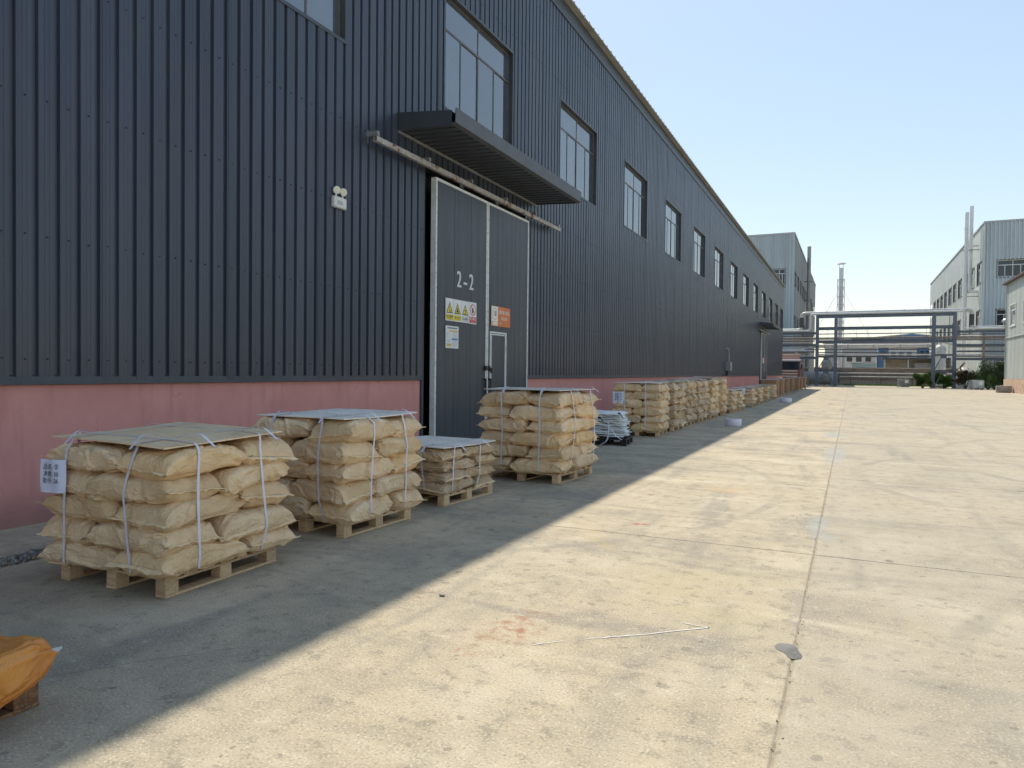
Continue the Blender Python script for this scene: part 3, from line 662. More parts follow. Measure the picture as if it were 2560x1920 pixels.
    fm = MB(); fm.add([(xf, ca-.02+dy, 5.665), (xf+.09, ca-.02+dy, 5.69), (xf+.10, ca-.02+dy, 5.93), (xf+.085, ca-.02+dy, 5.93), (xf+.075, ca-.02+dy, 5.70), (xf, ca-.02+dy, 5.685)]+[(xf, cb_+.02+dy, 5.665), (xf+.09, cb_+.02+dy, 5.69), (xf+.10, cb_+.02+dy, 5.93), (xf+.085, cb_+.02+dy, 5.93), (xf+.075, cb_+.02+dy, 5.70), (xf, cb_+.02+dy, 5.685)], [(0,1,7,6),(1,2,8,7),(2,3,9,8),(3,4,10,9),(4,5,11,10),(0,5,4,3,2,1),(6,7,8,9,10,11),(5,0,6,11)])
    fm.build('gutter', 'gutter_grey', can)
    an = MB(); P(an, WX, WX+.05, ca, cb_, 5.67, 5.715); an.build('wall_angle', 'galv_dull', can)
sliding_door(0, True); sliding_door(54, False)

# --- signs and stencil on the doors
SX = -7.037
U3, N3 = (0, 1, 0), (1, 0, 0)
def board(name, y0, y1, z0, z1, mat, label, cat='sign', dy=0, group=None):
    r = wempty(name, (SX, (y0+y1)/2+dy, z0)); tag(r, label, cat, group)
    m = MB(); m.cbox(SX, SX+.006, y0+dy, y1+dy, z0, z1, .0015); m.build('sign_board', mat, r); return r
def flat(root, pts, mat, name='print', k=1):
    m = MB(); m.add([(SX+.006+.0009*k, y, z) for y, z in pts], [tuple(range(len(pts)))]); return m.build(name, mat, root)
def rect(root, y0, y1, z0, z1, mat, name='print', k=1): return flat(root, [(y0, z0), (y1, z0), (y1, z1), (y0, z1)], mat, name, k)
def tx(root, body, size, y, z, mat, k=2, sx=1., bold=0): return text(body, size, (SX+.006+.0009*k, y, z), U3, N3, mat, root, 'lettering', sx, bold)
warn = [(11.745, '当心落物', 'yellow', 'Warning Falling'), (12.052, '当心叉车', 'yellow', None), (12.36, '当心碰头', 'white', None)]
wl = ['leftmost yellow warning triangle sign on the dark sliding door', 'middle yellow warning triangle sign on the dark sliding door', 'white-captioned yellow triangle sign beside the red circle sign']
for i, (y0, cap, bgc, sub) in enumerate(warn):
    y1 = y0+.302; z0, z1 = 2.515, 2.95; c = (y0+y1)/2
    r = board('warning_sign', y0, y1, z0, z1, 'sign_white', wl[i], 'sign')
    flat(r, [(c-.122, 2.665), (c+.122, 2.665), (c, 2.885)], 'sign_black', 'triangle_border'); flat(r, [(c-.093, 2.682), (c+.093, 2.682), (c, 2.852)], 'sign_yellow', 'triangle_field', 2)
    if i == 0:
        for a, b, s_ in ((-.01, 2.79, .022), (.012, 2.762, .018), (-.014, 2.735, .02)): rect(r, c+a-s_/2, c+a+s_/2, b, b+s_*.8, 'sign_black', 'pictogram', 3)
        flat(r, [(c-.03, 2.69), (c+.03, 2.70), (c+.035, 2.725), (c-.005, 2.722)], 'sign_black', 'pictogram', 3)
    elif i == 1:
        rect(r, c-.045, c+.04, 2.70, 2.728, 'sign_black', 'pictogram', 3); flat(r, [(c-.03, 2.728), (c+.012, 2.728), (c+.004, 2.785), (c-.018, 2.785)], 'sign_black', 'pictogram', 3); rect(r, c+.03, c+.037, 2.69, 2.77, 'sign_black', 'pictogram', 3)
    else:
        rect(r, c-.05, c+.05, 2.752, 2.766, 'sign_black', 'pictogram', 3); rect(r, c-.007, c+.007, 2.70, 2.752, 'sign_black', 'pictogram', 3); rect(r, c-.04, c+.04, 2.69, 2.70, 'sign_black', 'pictogram', 3)
    if bgc == 'yellow': rect(r, y0+.012, y1-.012, 2.535, 2.64, 'sign_yellow', 'caption_band')
    else: rect(r, y0+.02, y1-.02, 2.628, 2.632, 'sign_black', 'rule'); rect(r, y0+.02, y1-.02, 2.538, 2.542, 'sign_black', 'rule')
    tx(r, cap, .066, c, 2.597 if sub else 2.586, 'sign_black', 2, .95, 1)
    if sub: tx(r, sub, .022, c, 2.549, 'sign_black', 2)
r = board('prohibition_sign', 12.672, 12.985, 2.51, 2.955, 'sign_white', 'white sign with red prohibition circle on the dark sliding door', 'sign'); c = 12.828
def ringpts(cx, cz, r_, n=36): return [(cx+r_*cos(2*pi*k/n), cz+r_*sin(2*pi*k/n)) for k in range(n)]
flat(r, ringpts(c, 2.80, .118), 'sign_red', 'ring'); flat(r, ringpts(c, 2.80, .098), 'sign_white', 'ring_field', 2)
flat(r, [(c-.03, 2.73), (c+.01, 2.73), (c+.045, 2.80), (c+.02, 2.79), (c+.01, 2.85), (c-.02, 2.82), (c-.045, 2.85), (c-.04, 2.78)], 'sign_black', 'pictogram', 3)
flat(r, [(c-.078, 2.865), (c-.066, 2.877), (c+.078, 2.735), (c+.066, 2.723)], 'sign_red', 'ring_bar', 4)
rect(r, 12.69, 12.967, 2.53, 2.655, 'sign_red', 'caption_band'); tx(r, '禁止烟火', .062, c, 2.61, 'sign_white', 2, 1, 1); tx(r, 'No burning', .03, c, 2.556, 'sign_white', 2, 1, 1)
r = board('notice_board', 11.755, 12.25, 1.985, 2.42, 'sign_white', 'pale notice board with small print and blue band on door', 'notice')
for k in range(10): rect(r, 11.82+.038*k, 11.82+.038*k+.026, 2.362, 2.392, 'sign_black', 'small_print')
rect(r, 11.88, 12.22, 2.305, 2.335, 'sign_amber', 'band'); rect(r, 11.97, 12.22, 2.15, 2.178, 'sign_blue', 'band'); rect(r, 11.785, 11.965, 2.02, 2.075, 'sign_amber', 'band')
for k in range(9):
    z = 2.29-.014*k; 
    rect(r, 11.78, 11.86, z, z+.005, 'sign_grey', 'small_print'); rect(r, 11.89, 11.93, z, z+.005, 'sign_grey', 'small_print'); rect(r, 12.0+.01*(k % 3), 12.21-.02*(k % 2), z, z+.005, 'sign_grey', 'small_print')
for k in range(9): z = 2.135-.014*k; rect(r, 11.99, 12.22-.015*(k % 3), z, z+.005, 'sign_grey', 'small_print')
for k in range(4): z = 2.14-.014*k; rect(r, 11.785, 11.95-.01*(k % 2), z, z+.006, 'sign_grey', 'small_print')
r = board('fire_safety_sign', 13.66, 14.60, 2.535, 2.97, 'sign_orange', 'orange fire safety sign with white number circle on door', 'sign')
rect(r, 13.668, 13.978, 2.545, 2.962, 'sign_white', 'panel'); flat(r, ringpts(13.823, 2.80, .13), 'sign_amber', 'ring', 2); flat(r, ringpts(13.823, 2.80, .112), 'sign_white', 'ring_field', 3)
tx(r, '10', .175, 13.823, 2.80, 'sign_black', 4, .85, 1); rect(r, 13.68, 13.965, 2.555, 2.635, 'sign_amber', 'band', 2); rect(r, 13.75, 13.945, 2.573, 2.618, 'sign_white', 'band', 3)
tx(r, '消防重点部位', .098, 14.29, 2.845, 'sign_white', 2, .92, 1); tx(r, '成 品 库', .082, 14.29, 2.71, 'sign_white', 2, 1, 1); tx(r, '责任人', .045, 14.12, 2.60, 'sign_white', 2, 1)
r = wempty('door_number', (-7.044, 12.51, 3.18)); tag(r, 'white stencilled number 2-2 on the dark sliding door', 'lettering')
for ch, y in (('2', 12.26), ('-', 12.51), ('2', 12.76)): text(ch, .46 if ch == '2' else .5, (-7.041, y, 3.345), U3, N3, 'stencil', r, 'stencil_mark', .78 if ch == '2' else 1.0, 2)
# signs on the far door: a white and a red board
for (y0, y1, mat, lab) in ((66.0, 66.9, 'sign_white', 'small white sign on the far sliding door'), (67.9, 68.7, 'sign_red', 'small red sign on the far sliding door')):
    board('door_sign', y0, y1, 2.5, 2.97, mat, lab, 'sign')

# --- emergency lamp, electrical box
r = wempty('emergency_light', (WX, 8.72, 3.98)); tag(r, 'white twin-head emergency light on the dark corrugated wall', 'lamp')
m = MB(); m.cbox(WX+.028, WX+.10, 8.575, 8.865, 4.02, 4.19, .012); m.build('housing', 'lamp_white', r)
m = MB(); m.box(WX+.1, WX+.1015, 8.64, 8.76, 4.07, 4.13); m.build('rating_plate', 'sign_grey', r)
for y in (8.645, 8.80):
    m = MB(); m.tube([(WX+.065, y, 4.19), (WX+.065, y, 4.23)], .014, 10); d = Vector((.85, -.45, -.18)).normalized(); c = Vector((WX+.07, y, 4.285))
    m.tube([c-d*.045, c-d*.02, c+d*.02, c+d*.03], [.03, .052, .06, .06], 20); h = m.build('lamp_head', 'lamp_white', r, True)
    m = MB(); m.tube([c+d*.031, c+d*.036], [.053, .05], 20); m.build('lens', 'lens', h)
r = wempty('electrical_box', (WX, 46.6, 1.4)); tag(r, 'grey electrical box with bent conduit on the dark wall', 'electrical box')
m = MB(); m.cbox(WX+.03, WX+.36, 46.25, 46.85, 1.72, 2.28, .02); m.build('housing', 'galv_dull', r)
m = MB(); m.box(WX+.362, WX+.372, 46.29, 46.81, 1.76, 2.24); m.build('cover', 'wall_beige', r)
m = MB(); m.tube(arc_path([(WX+.03, 46.3, 3.15), (WX+.2, 46.55, 3.12), (WX+.2, 46.55, 2.28)], .15), .035, 8); m.build('conduit', 'galv', r, True)
m = MB(); m.tube([(WX+.15, 46.4, 1.72), (WX+.12, 46.35, 1.42)], .06, 8); m.build('cable_tail', 'black', r, True)

# ================================================================== SACKS, PALLETS, STACKS
SL, SW, ST = .70, .46, .18
def sack_verts(seed, crumple=1.0, nu=104, nv=104):
    r = np.random.default_rng(seed)
    lin = np.linspace(-1, 1, nu); u = .35*lin+.65*np.sin(lin*pi/2); ph = np.linspace(0, 2*pi, nv, endpoint=False)
    Ug, Ph = np.meshgrid(u, ph, indexing='ij'); aU = np.abs(Ug)
    e = np.clip(1-aU**8.5, 0, 1)**.5; e = np.maximum(e, .02)
    n = 2.0+1.9*e*(1-.45*aU**3); c, s = np.cos(Ph), np.sin(Ph)
    cy = np.sign(c)*np.abs(c)**(2/n); sz = np.sign(s)*np.abs(s)**(2/n)
    fill = r.uniform(.93, 1.05)
    a = SW/2*(1.0-.06*e*fill-.05*np.clip((aU-.72)/.28, 0, 1)**2*e); b = ST/2*e
    b = b*(1+.10*np.sin(Ug*2.2+r.uniform(0, 6))*r.uniform(.3, 1))
    y = a*cy; z = b*sz
    hx = SL/2-.02
    x = Ug*hx*(1-.06*(1-np.abs(y/(SW/2))**3)*aU**5)
    dr = r.uniform(.04, .22, 2); z = z-ST*np.where(Ug > 0, dr[0], dr[1])*aU**4
    tw = r.uniform(-.12, .12, 2); z = z+y*np.where(Ug > 0, tw[0], tw[1])*aU**4
    y = y+r.uniform(-.018, .018)*np.sin(Ug*2)
    per = 1.08; t = Ph/(2*pi)*per; sx = Ug*hx
    d = np.zeros_like(Ug)
    for k in range(7):
        d += .0048*crumple*np.cos(sx*r.uniform(4, 16)+r.uniform(0, 6.3))*np.cos(Ph*r.integers(1, 5)+r.uniform(0, 6.3))
    for k in range(int(30*crumple)):                                    # sharp paper folds: steep on one side, fading on the other
        s0, t0 = r.uniform(-hx, hx), r.uniform(0, per); an = r.choice([r.normal(0, .22), r.normal(.8, .25), r.normal(-.8, .25), r.normal(1.5, .2)], p=[.30, .29, .29, .12])
        ln = r.uniform(.06, .24); wd = r.uniform(.010, .026); A = r.uniform(.007, .017)*crumple*r.choice([1, 1, -1])
        dt = (t-t0+per/2) % per-per/2; ds = sx-s0
        al = ds*cos(an)+dt*sin(an); pe = -ds*sin(an)+dt*cos(an)+.25*al*al*r.uniform(-3, 3)
        w1 = np.where(pe > 0, wd*2.6, wd*.45)
        d += A*(np.exp(-np.abs(pe)/w1)-.35*np.exp(-((pe+1.6*wd)/wd)**2))*np.exp(-(al/ln)**4)
    g = np.clip((aU-.5)/.42, 0, 1)**2*(1-aU**14)                        # gathers towards the sewn ends
    gg = np.zeros_like(Ug)
    for k in range(6):
        gg += r.uniform(.3, 1)*np.sin(Ph*r.integers(4, 15)+r.uniform(0, 6.3)+Ug*r.uniform(-3, 3))
    d += .0075*crumple*g*gg
    d *= (1-aU**18)
    wz = np.where(np.abs(s) > .35, .75, 1.0)
    y = y+c*d; z = z+s*d*wz
    return np.stack([x, y, z], -1)
def sack_mesh(V, mat):
    nu, nv = V.shape[:2]; me = bpy.data.meshes.new('sack'); i, j = np.meshgrid(np.arange(nu-1), np.arange(nv), indexing='ij')
    q = np.stack([i*nv+j, i*nv+(j+1) % nv, (i+1)*nv+(j+1) % nv, (i+1)*nv+j], -1).reshape(-1, 4)[:, ::-1]
    me.vertices.add(nu*nv); me.vertices.foreach_set('co', V.reshape(-1).astype(np.float32)); nf = len(q)
    me.loops.add(nf*4); me.polygons.add(nf)
    me.polygons.foreach_set('loop_start', np.arange(0, nf*4, 4)); me.loops.foreach_set('vertex_index', q.reshape(-1).astype(np.int32))
    me.polygons.foreach_set('use_smooth', np.ones(nf, bool)); me.update(calc_edges=True); me.validate(); me.materials.append(M[mat]); return me
def seam_mesh(V, end, seed):
    """folded paper tape along one sewn end"""
    r = np.random.default_rng(seed+90); row = V[-1 if end > 0 else 0]; o_ = np.argsort(row[:, 1]); n = 26
    ys = np.linspace(row[:, 1].min()*.985, row[:, 1].max()*.985, n); xs = np.interp(ys, row[o_, 1], row[o_, 0]); zs = np.interp(ys, row[o_, 1], row[o_, 2])
    til = r.uniform(-.55, .25); wv = r.uniform(0, 6, 3); P = [[], [], [], []]
    for k in range(n):
        dz = .0035*sin(ys[k]*38+wv[0])+.003*sin(ys[k]*90+wv[1]); ln = .030+.008*sin(ys[k]*22+wv[2])
        a = Vector((xs[k]-end*.014, ys[k], zs[k]+.0035)); b = Vector((xs[k]+end*ln, ys[k]*(1+.02*abs(ys[k])/.2), zs[k]+til*ln+dz))
        P[0].append(a); P[1].append(b+Vector((0, 0, .0022))); P[2].append(b-Vector((0, 0, .0022))); P[3].append(a-Vector((0, 0, .007)))
    m = MB(); m.grid(P); return m.mesh('seam', 'seam_tape', True)
def variants(n, base, crumple, mat, nu):
    out = []
    for k in range(n):
        V = sack_verts(base+k, crumple, nu, nu); out.append((V, sack_mesh(V, mat), seam_mesh(V, 1, base+k), seam_mesh(V, -1, base+k+50)))
    return out
VN = variants(14, 100, 1.0, 'kraft', 132); VC = variants(6, 300, 1.4, 'kraft_crumpled', 104); VF = variants(7, 500, 1.1, 'kraft', 40)

# pallet pieces (shared mesh data), unit pallet 1.1 x 1.1, runners along Y
def pallet_parts(s, mat, seed):
    r = random.Random(seed); h = s/2; P = []
    bw, bh = .10, .085
    for x in (-h+bw/2, 0, h-bw/2):
        m = MB(); m.cbox(-bw/2, bw/2, -h, h, 0, .018, .003); P.append(('bottom_runner', m.mesh('bottom_runner', mat), (x, 0, .001)))
    blk = MB(); blk.cbox(-bw/2+.003, bw/2-.003, -.055, .055, 0, bh, .004); bm_ = blk.mesh('block', mat)
    for x in (-h+bw/2, 0, h-bw/2):
        for y in (-h+.056, 0, h-.056): P.append(('block', bm_, (x, y, .019)))
    st_ = MB(); st_.cbox(-bw/2+.002, bw/2-.002, -h+.002, h-.002, 0, .017, .003); sm = st_.mesh('stringer_board', mat)
    for x in (-h+bw/2, 0, h-bw/2): P.append(('stringer_board', sm, (x, 0, .1045)))
    n = 7; wd = .105
    dk = MB(); dk.cbox(-h, h, -wd/2, wd/2, 0, .017, .003); dm = dk.mesh('deck_board', mat)
    for k in range(n): P.append(('deck_board', dm, (0, -h+wd/2+k*(s-wd)/(n-1), .122)))
    return P
PAL = {}
def pallet(loc, rz, s, label, mat='pine', group='wooden pallets under the sack stacks', cat='pallet'):
    key = (round(s, 2), mat)
    if key not in PAL: PAL[key] = pallet_parts(s, mat, 1)
    r = empty('pallet', loc, rz); tag(r, label, cat, group)
    for nm, me, l in PAL[key]: link(nm, me, r, (l[0], l[1], l[2]), random.uniform(-.004, .004))
    return r
DECK = .139
ORD = ['bottom', 'second', 'third', 'fourth', 'fifth', 'sixth']
def stack(idx, who, cx, cy, rz, S, psize, layers, top, vs, board=None, skip_hidden=False, straps=True, mat_b='plywood', tilt=(0, 0), jit=1.0, seams=True, boardsize=None, boff=(0, 0), brot=0, first=0, sp=None, drop=0):
    """pinwheel stack of sacks on a pallet, strapped under a plywood sheet"""
    rr = random.Random(idx*31+5)
    pallet((cx, cy, 0), rz, psize, f'pine pallet under the {who}')
    pitch = (top-.018-drop-DECK)/(layers+.10); T = pitch*1.13; L = S*2*.61; W = S*2-L; L *= 1.035; W *= 1.05
    R = Matrix.Rotation(rz, 3, 'Z'); pts = []
    for k in range(layers):
        e = (k+first) % 2
        quad = [('front wall-side', (-S+L/2, -S+W/2), 0), ('front yard-side', (S-W/2, -S+L/2), pi/2), ('rear yard-side', (S-L/2, S-W/2), 0), ('rear wall-side', (-S+W/2, S-L/2), pi/2)] if e == 0 else \
               [('front wall-side', (-S+W/2, -S+L/2), pi/2), ('front yard-side', (S-L/2, -S+W/2), 0), ('rear yard-side', (S-W/2, S-L/2), pi/2), ('rear wall-side', (-S+L/2, S-W/2), 0)]
        lay = 'top' if k == layers-1 else ORD[k]
        for pos, (x, y), a in quad:
            if skip_hidden and pos == 'rear wall-side': continue
            V, me, s1, s2 = vs[rr.randrange(len(vs))]
            a2 = a+(pi if rr.random() < .5 else 0)+rr.gauss(0, .035)*jit
            x += rr.uniform(-.012, .026)*jit*(1 if x > 0 else -1); y += rr.uniform(-.012, .026)*jit*(1 if y > 0 else -1)
            z = DECK+pitch*(k+.5)+rr.uniform(-.004, .006)
            tl = (rr.gauss(0, .022)*jit, rr.gauss(0, .022)*jit)
            p = R @ Vector((x, y, 0)); scl = (L/SL*rr.uniform(.985, 1.03), W/SW*rr.uniform(.97, 1.03), T/ST*rr.uniform(.97, 1.06))
            o = link('sack', me, None, (cx+p.x, cy+p.y, z), (tl[0], tl[1], rz+a2), scl)
            tag(o, f'brown kraft sack, {lay} layer, {pos} corner, {who}', 'sack', 'brown sacks stacked on pallets')
            if seams: link('seam', s1, o); link('seam', s2, o)
            Mx = Matrix.LocRotScale(Vector((x, y, z)), Matrix.Rotation(a2, 3, 'Z') @ Matrix.Rotation(tl[1], 3, 'Y') @ Matrix.Rotation(tl[0], 3, 'X'), Vector(scl))
            A = np.array(Mx); q = V[::3, ::3].reshape(-1, 3); pts.append(q @ A[:3, :3].T+A[:3, 3])
    pts = np.concatenate(pts)
    bs = boardsize or (S*2-.04, S*2-.04)
    if board:
        n = 8; m = MB(); hb = (bs[0]/2, bs[1]/2)
        def bz(x, y): return tilt[0]*x+tilt[1]*y+.012*(x/hb[0])**2*rb+.01*sin(x*4+idx)*cos(y*3)
        rb = rr.uniform(-.7, .9); gx = [-hb[0]+2*hb[0]*i/n for i in range(n+1)]; gy = [-hb[1]+2*hb[1]*i/n for i in range(n+1)]
        up_ = [[Vector((x, y, bz(x, y)+.005)) for y in gy] for x in gx]; dn = [[Vector((x, y, bz(x, y)-.005)) for y in gy] for x in gx]
        m.grid(up_); m.grid([r_[::-1] for r_ in dn])
        for a_, b_ in ((up_[0], dn[0]), (up_[-1], dn[-1]), ([r_[0] for r_ in up_], [r_[0] for r_ in dn]), ([r_[-1] for r_ in up_], [r_[-1] for r_ in dn])): m.grid([a_, b_])
        bo = R @ Vector((boff[0], boff[1], 0))
        o = m.build('plywood_sheet', mat_b); o.location = (cx+bo.x, cy+bo.y, top+.002); o.rotation_euler = (0, 0, rz+brot); tag(o, f'thin plywood sheet strapped on top of the {who}', 'board', 'plywood sheets on the stacks')
    if not straps: return
    def strap(axis, c, nm):
        """taut ribbon: convex outline of the sacks in the strap plane"""
        sel = pts[np.abs(pts[:, 1-axis]-c) < .035]; near = sel[np.argsort(sel[:, 2])]
        prof = {}
        for sgn in (-1, 1):
            zz = np.linspace(DECK+.01, top-.03, 22); ps = [(-.06+S-.10, DECK-.022)]
            ps = [(psize/2-.05, DECK-.020)]
            for i in range(len(zz)-1):
                q = near[(near[:, 2] >= zz[i]) & (near[:, 2] < zz[i+1])]
                if len(q): ps.append((max((sgn*q[:, axis]).max(), .1)+.004, (zz[i]+zz[i+1])/2))
            tz = top+.009+(tilt[0] if axis == 0 else tilt[1])*sgn*bs[axis]/2+(tilt[1] if axis == 0 else tilt[0])*c
            ps.append((bs[axis]/2+.004, tz-.004)); hull = [ps[0]]
            for p in ps[1:]:
                while len(hull) >= 2 and (hull[-1][0]-hull[-2][0])*(p[1]-hull[-2][1])-(hull[-1][1]-hull[-2][1])*(p[0]-hull[-2][0]) <= 0: hull.pop()
                hull.append(p)
            prof[sgn] = (hull, tz)
        line = [(-a_, z) for a_, z in prof[-1][0]]+[(-bs[axis]/2+.01, prof[-1][1]+.003), (0, (prof[-1][1]+prof[1][1])/2+.006), (bs[axis]/2-.01, prof[1][1]+.003)]+[(a_, z) for a_, z in prof[1][0][::-1]]
        sm_ = []
        for (a0, z0), (a1, z1) in zip(line, line[1:]):
            kk = max(1, int(hypot(a1-a0, z1-z0)/.05)); sm_ += [(a0+(a1-a0)*i/kk, z0+(z1-z0)*i/kk) for i in range(kk)]
        sm_.append(line[-1]); wd = .0105; m = MB(); A_, B_ = [], []
        for i, (a_, z) in enumerate(sm_):
            dr_ = .012*sin(z*5+idx)*(1 if z < top-.05 else 0)
            v1 = [0, 0, z]; v1[axis] = a_; v1[1-axis] = c+dr_-wd; v2 = list(v1); v2[1-axis] = c+dr_+wd; A_.append(Vector(v1)); B_.append(Vector(v2))
        m.grid([A_, B_])
        if idx <= 4:                                                    # free curled tail
            a0 = -bs[axis]/2+.02 if axis == 1 else bs[axis]/2-.02; dirn = -1 if axis == 1 else 1; A_, B_ = [], []
            for i in range(12):
                t_ = i/11; a_ = a0+dirn*(-.16+.30*t_); z = top+.012+.035*sin(t_*pi)-.07*max(0, t_-.62)*2
                v1 = [0, 0, z]; v1[axis] = a_; v1[1-axis] = c+.012+.05*t_-wd; v2 = list(v1); v2[1-axis] += 2*wd; A_.append(Vector(v1)); B_.append(Vector(v2))
            m.grid([A_, B_])
        o = m.build('strap', 'strap', None, True); o.location = (cx, cy, 0); o.rotation_euler = (0, 0, rz); tag(o, f'white strap, {nm}, {who}', 'strap', 'white straps round the stacks')
    sp = sp or (-.27*S/.55, .20*S/.55, -.33*S/.55, .27*S/.55)
    strap(1, sp[0], 'front face wall side'); strap(1, sp[1], 'front face yard side')
    strap(0, sp[2], 'yard face nearer end'); strap(0, sp[3], 'yard face farther end')

stack(1, 'nearest pallet stack', -4.66, 3.78, radians(2.0), .625, 1.06, 5, 1.05, VN, True, tilt=(-.022, .034), boardsize=(1.17, 1.08), boff=(.0, -.02), brot=radians(-1.5), first=0, jit=1.2, drop=.032, sp=(-.36, .29, -.34, .27))
stack(2, 'second pallet stack from the camera', -4.665, 5.73, radians(-2.2), .61, 1.04, 5, 1.105, VN, True, tilt=(.0, .01), jit=1.2, mat_b='plywood_pale', boardsize=(1.10, 1.14), first=0, sp=(-.28, .30, -.24, .30))
stack(3, 'low third pallet stack with crumpled sacks', -4.64, 7.50, radians(-4), .555, 1.07, 4, .67, VC, True, mat_b='plywood_pale', boardsize=(1.10, 1.12), jit=1.5, brot=radians(-1.5), sp=(-.3, .27, -.36, .18))
stack(4, 'tall fourth pallet stack beside the door', -4.15, 9.67, radians(-4), .665, 1.20, 6, 1.29, VN, True, mat_b='plywood_pale', boardsize=(1.22, 1.22), jit=1.25, first=1, sp=(-.27, .33, -.25, .44))
stack(5, 'tagged fifth pallet stack behind the white bags', -4.72, 17.45, radians(3), .60, 1.10, 6, 1.30, VN, True, mat_b='plywood_pale', jit=1.2, boardsize=(1.1, 1.1), first=1)
for i, (x, y, nm) in enumerate(((-4.72, 19.25, 'sixth'), (-4.80, 21.3, 'seventh'), (-4.78, 23.05, 'eighth'), (-4.76, 25.05, 'ninth'), (-4.78, 27.3, 'tenth'))):
    stack(6+i, f'tall {nm} pallet stack along the wall', x, y, radians(random.uniform(-3, 4)), .595, 1.10, 6, 1.30+.025*i, VC if i < 3 else VF, True, True, i > 3 and False, mat_b='plywood_pale', jit=1.5, boardsize=(1.08, 1.08), first=i)
for i, (x, y, nm) in enumerate(((-4.70, 29.3, 'eleventh'), (-4.66, 31.0, 'twelfth'), (-4.62, 34.9, 'thirteenth'), (-4.66, 38.3, 'fourteenth'), (-4.68, 42.0, 'fifteenth'), (-4.7, 46.0, 'sixteenth'))):
    stack(11+i, f'low {nm} pallet stack along the wall', x, y, radians(random.uniform(-3, 3)), .585, 1.10, 5, .88, VF, True, True, False, mat_b='plywood_pale', jit=1.2, boardsize=(1.08, 1.08), seams=False, first=i)

# paper tags tied to straps
def paper(cx, cy, cz, wd, ht, rz, lines, label, size):
    r = empty('paper_tag', (cx, cy, cz), rz); tag(r, label, 'tag'); m = MB(); n = 10
    m.grid([[Vector((-wd/2+wd*i/n, -.012*max(0, (i-7)/3)**2*-2.2-.004*sin(i*.9+j*.6), -ht/2+ht*j/6)) for j in range(7)] for i in range(n+1)])
    o = m.build('sheet', 'paper', r, 60)
    for k, (t_, dx) in enumerate(lines): text(t_, size, (dx, -.0065, ht*.27-k*ht*.21), (1, 0, 0), (0, -1, 0), 'ink', r, 'lettering', .95, 0, .1)
    return r
paper(-5.085, 3.115, .775, .21, .235, radians(6), (('品名: 华', .0), ('净重: 50', -.002), ('批号: 26', -.006)), 'white paper tag with printed text on the nearest stack', .044)
paper(-5.13, 16.80, .93, .27, .30, radians(5), (('品名: 华', .0), ('净重: 50', 0), ('批号: 26', 0)), 'white paper tag on the stack behind the white bags', .055)
paper(-4.55, 34.27, .74, .3, .3, radians(3), (('品名', 0), ('净重', 0), ('批号', 0)), 'white paper tag on the far low stack', .06)

# ---- orange sack on an old brown pallet, bottom left
pallet((-3.87, 1.43, 0), 0, 1.1, 'old brown pallet under the orange sack at the lower left', 'old_wood', None)
def big_sack():
    V = sack_verts(901, 1.5, 120, 120); V[..., 0] *= .92/SL; V[..., 1] *= .58/SW; V[..., 2] *= .27/ST
    return V
V = big_sack(); xn = V[..., 0]/V[..., 0].max(); tt = np.clip((xn-.15)/.85, 0, 1)       # the gathered end tapers to a raised tip
V[..., 1] *= 1-.86*tt**1.4; V[..., 2] = V[..., 2]*(.80-.22*tt)+.055*tt**2
me = sack_mesh(V, 'orange_sack'); me.name = 'orange_sack'
o = link('orange_sack', me, None, (-3.395, 1.60, DECK+.100), (0, radians(-1), radians(61))); tag(o, 'full orange plastic sack lying on the old brown pallet', 'sack')
tp = V[-1].mean(0); m = MB(); m.grid([[Vector((tp[0]-.035, tp[1]+d, tp[2]+.012)) for d in (-.04, 0, .04)], [Vector((tp[0]+.012, tp[1]+d, tp[2]+.016)) for d in (-.034, 0, .034)], [Vector((tp[0]+.032, tp[1]+d, tp[2]+.024)) for d in (-.012, 0, .012)]]); m.build('clear_film_end', 'fibc', o, True)

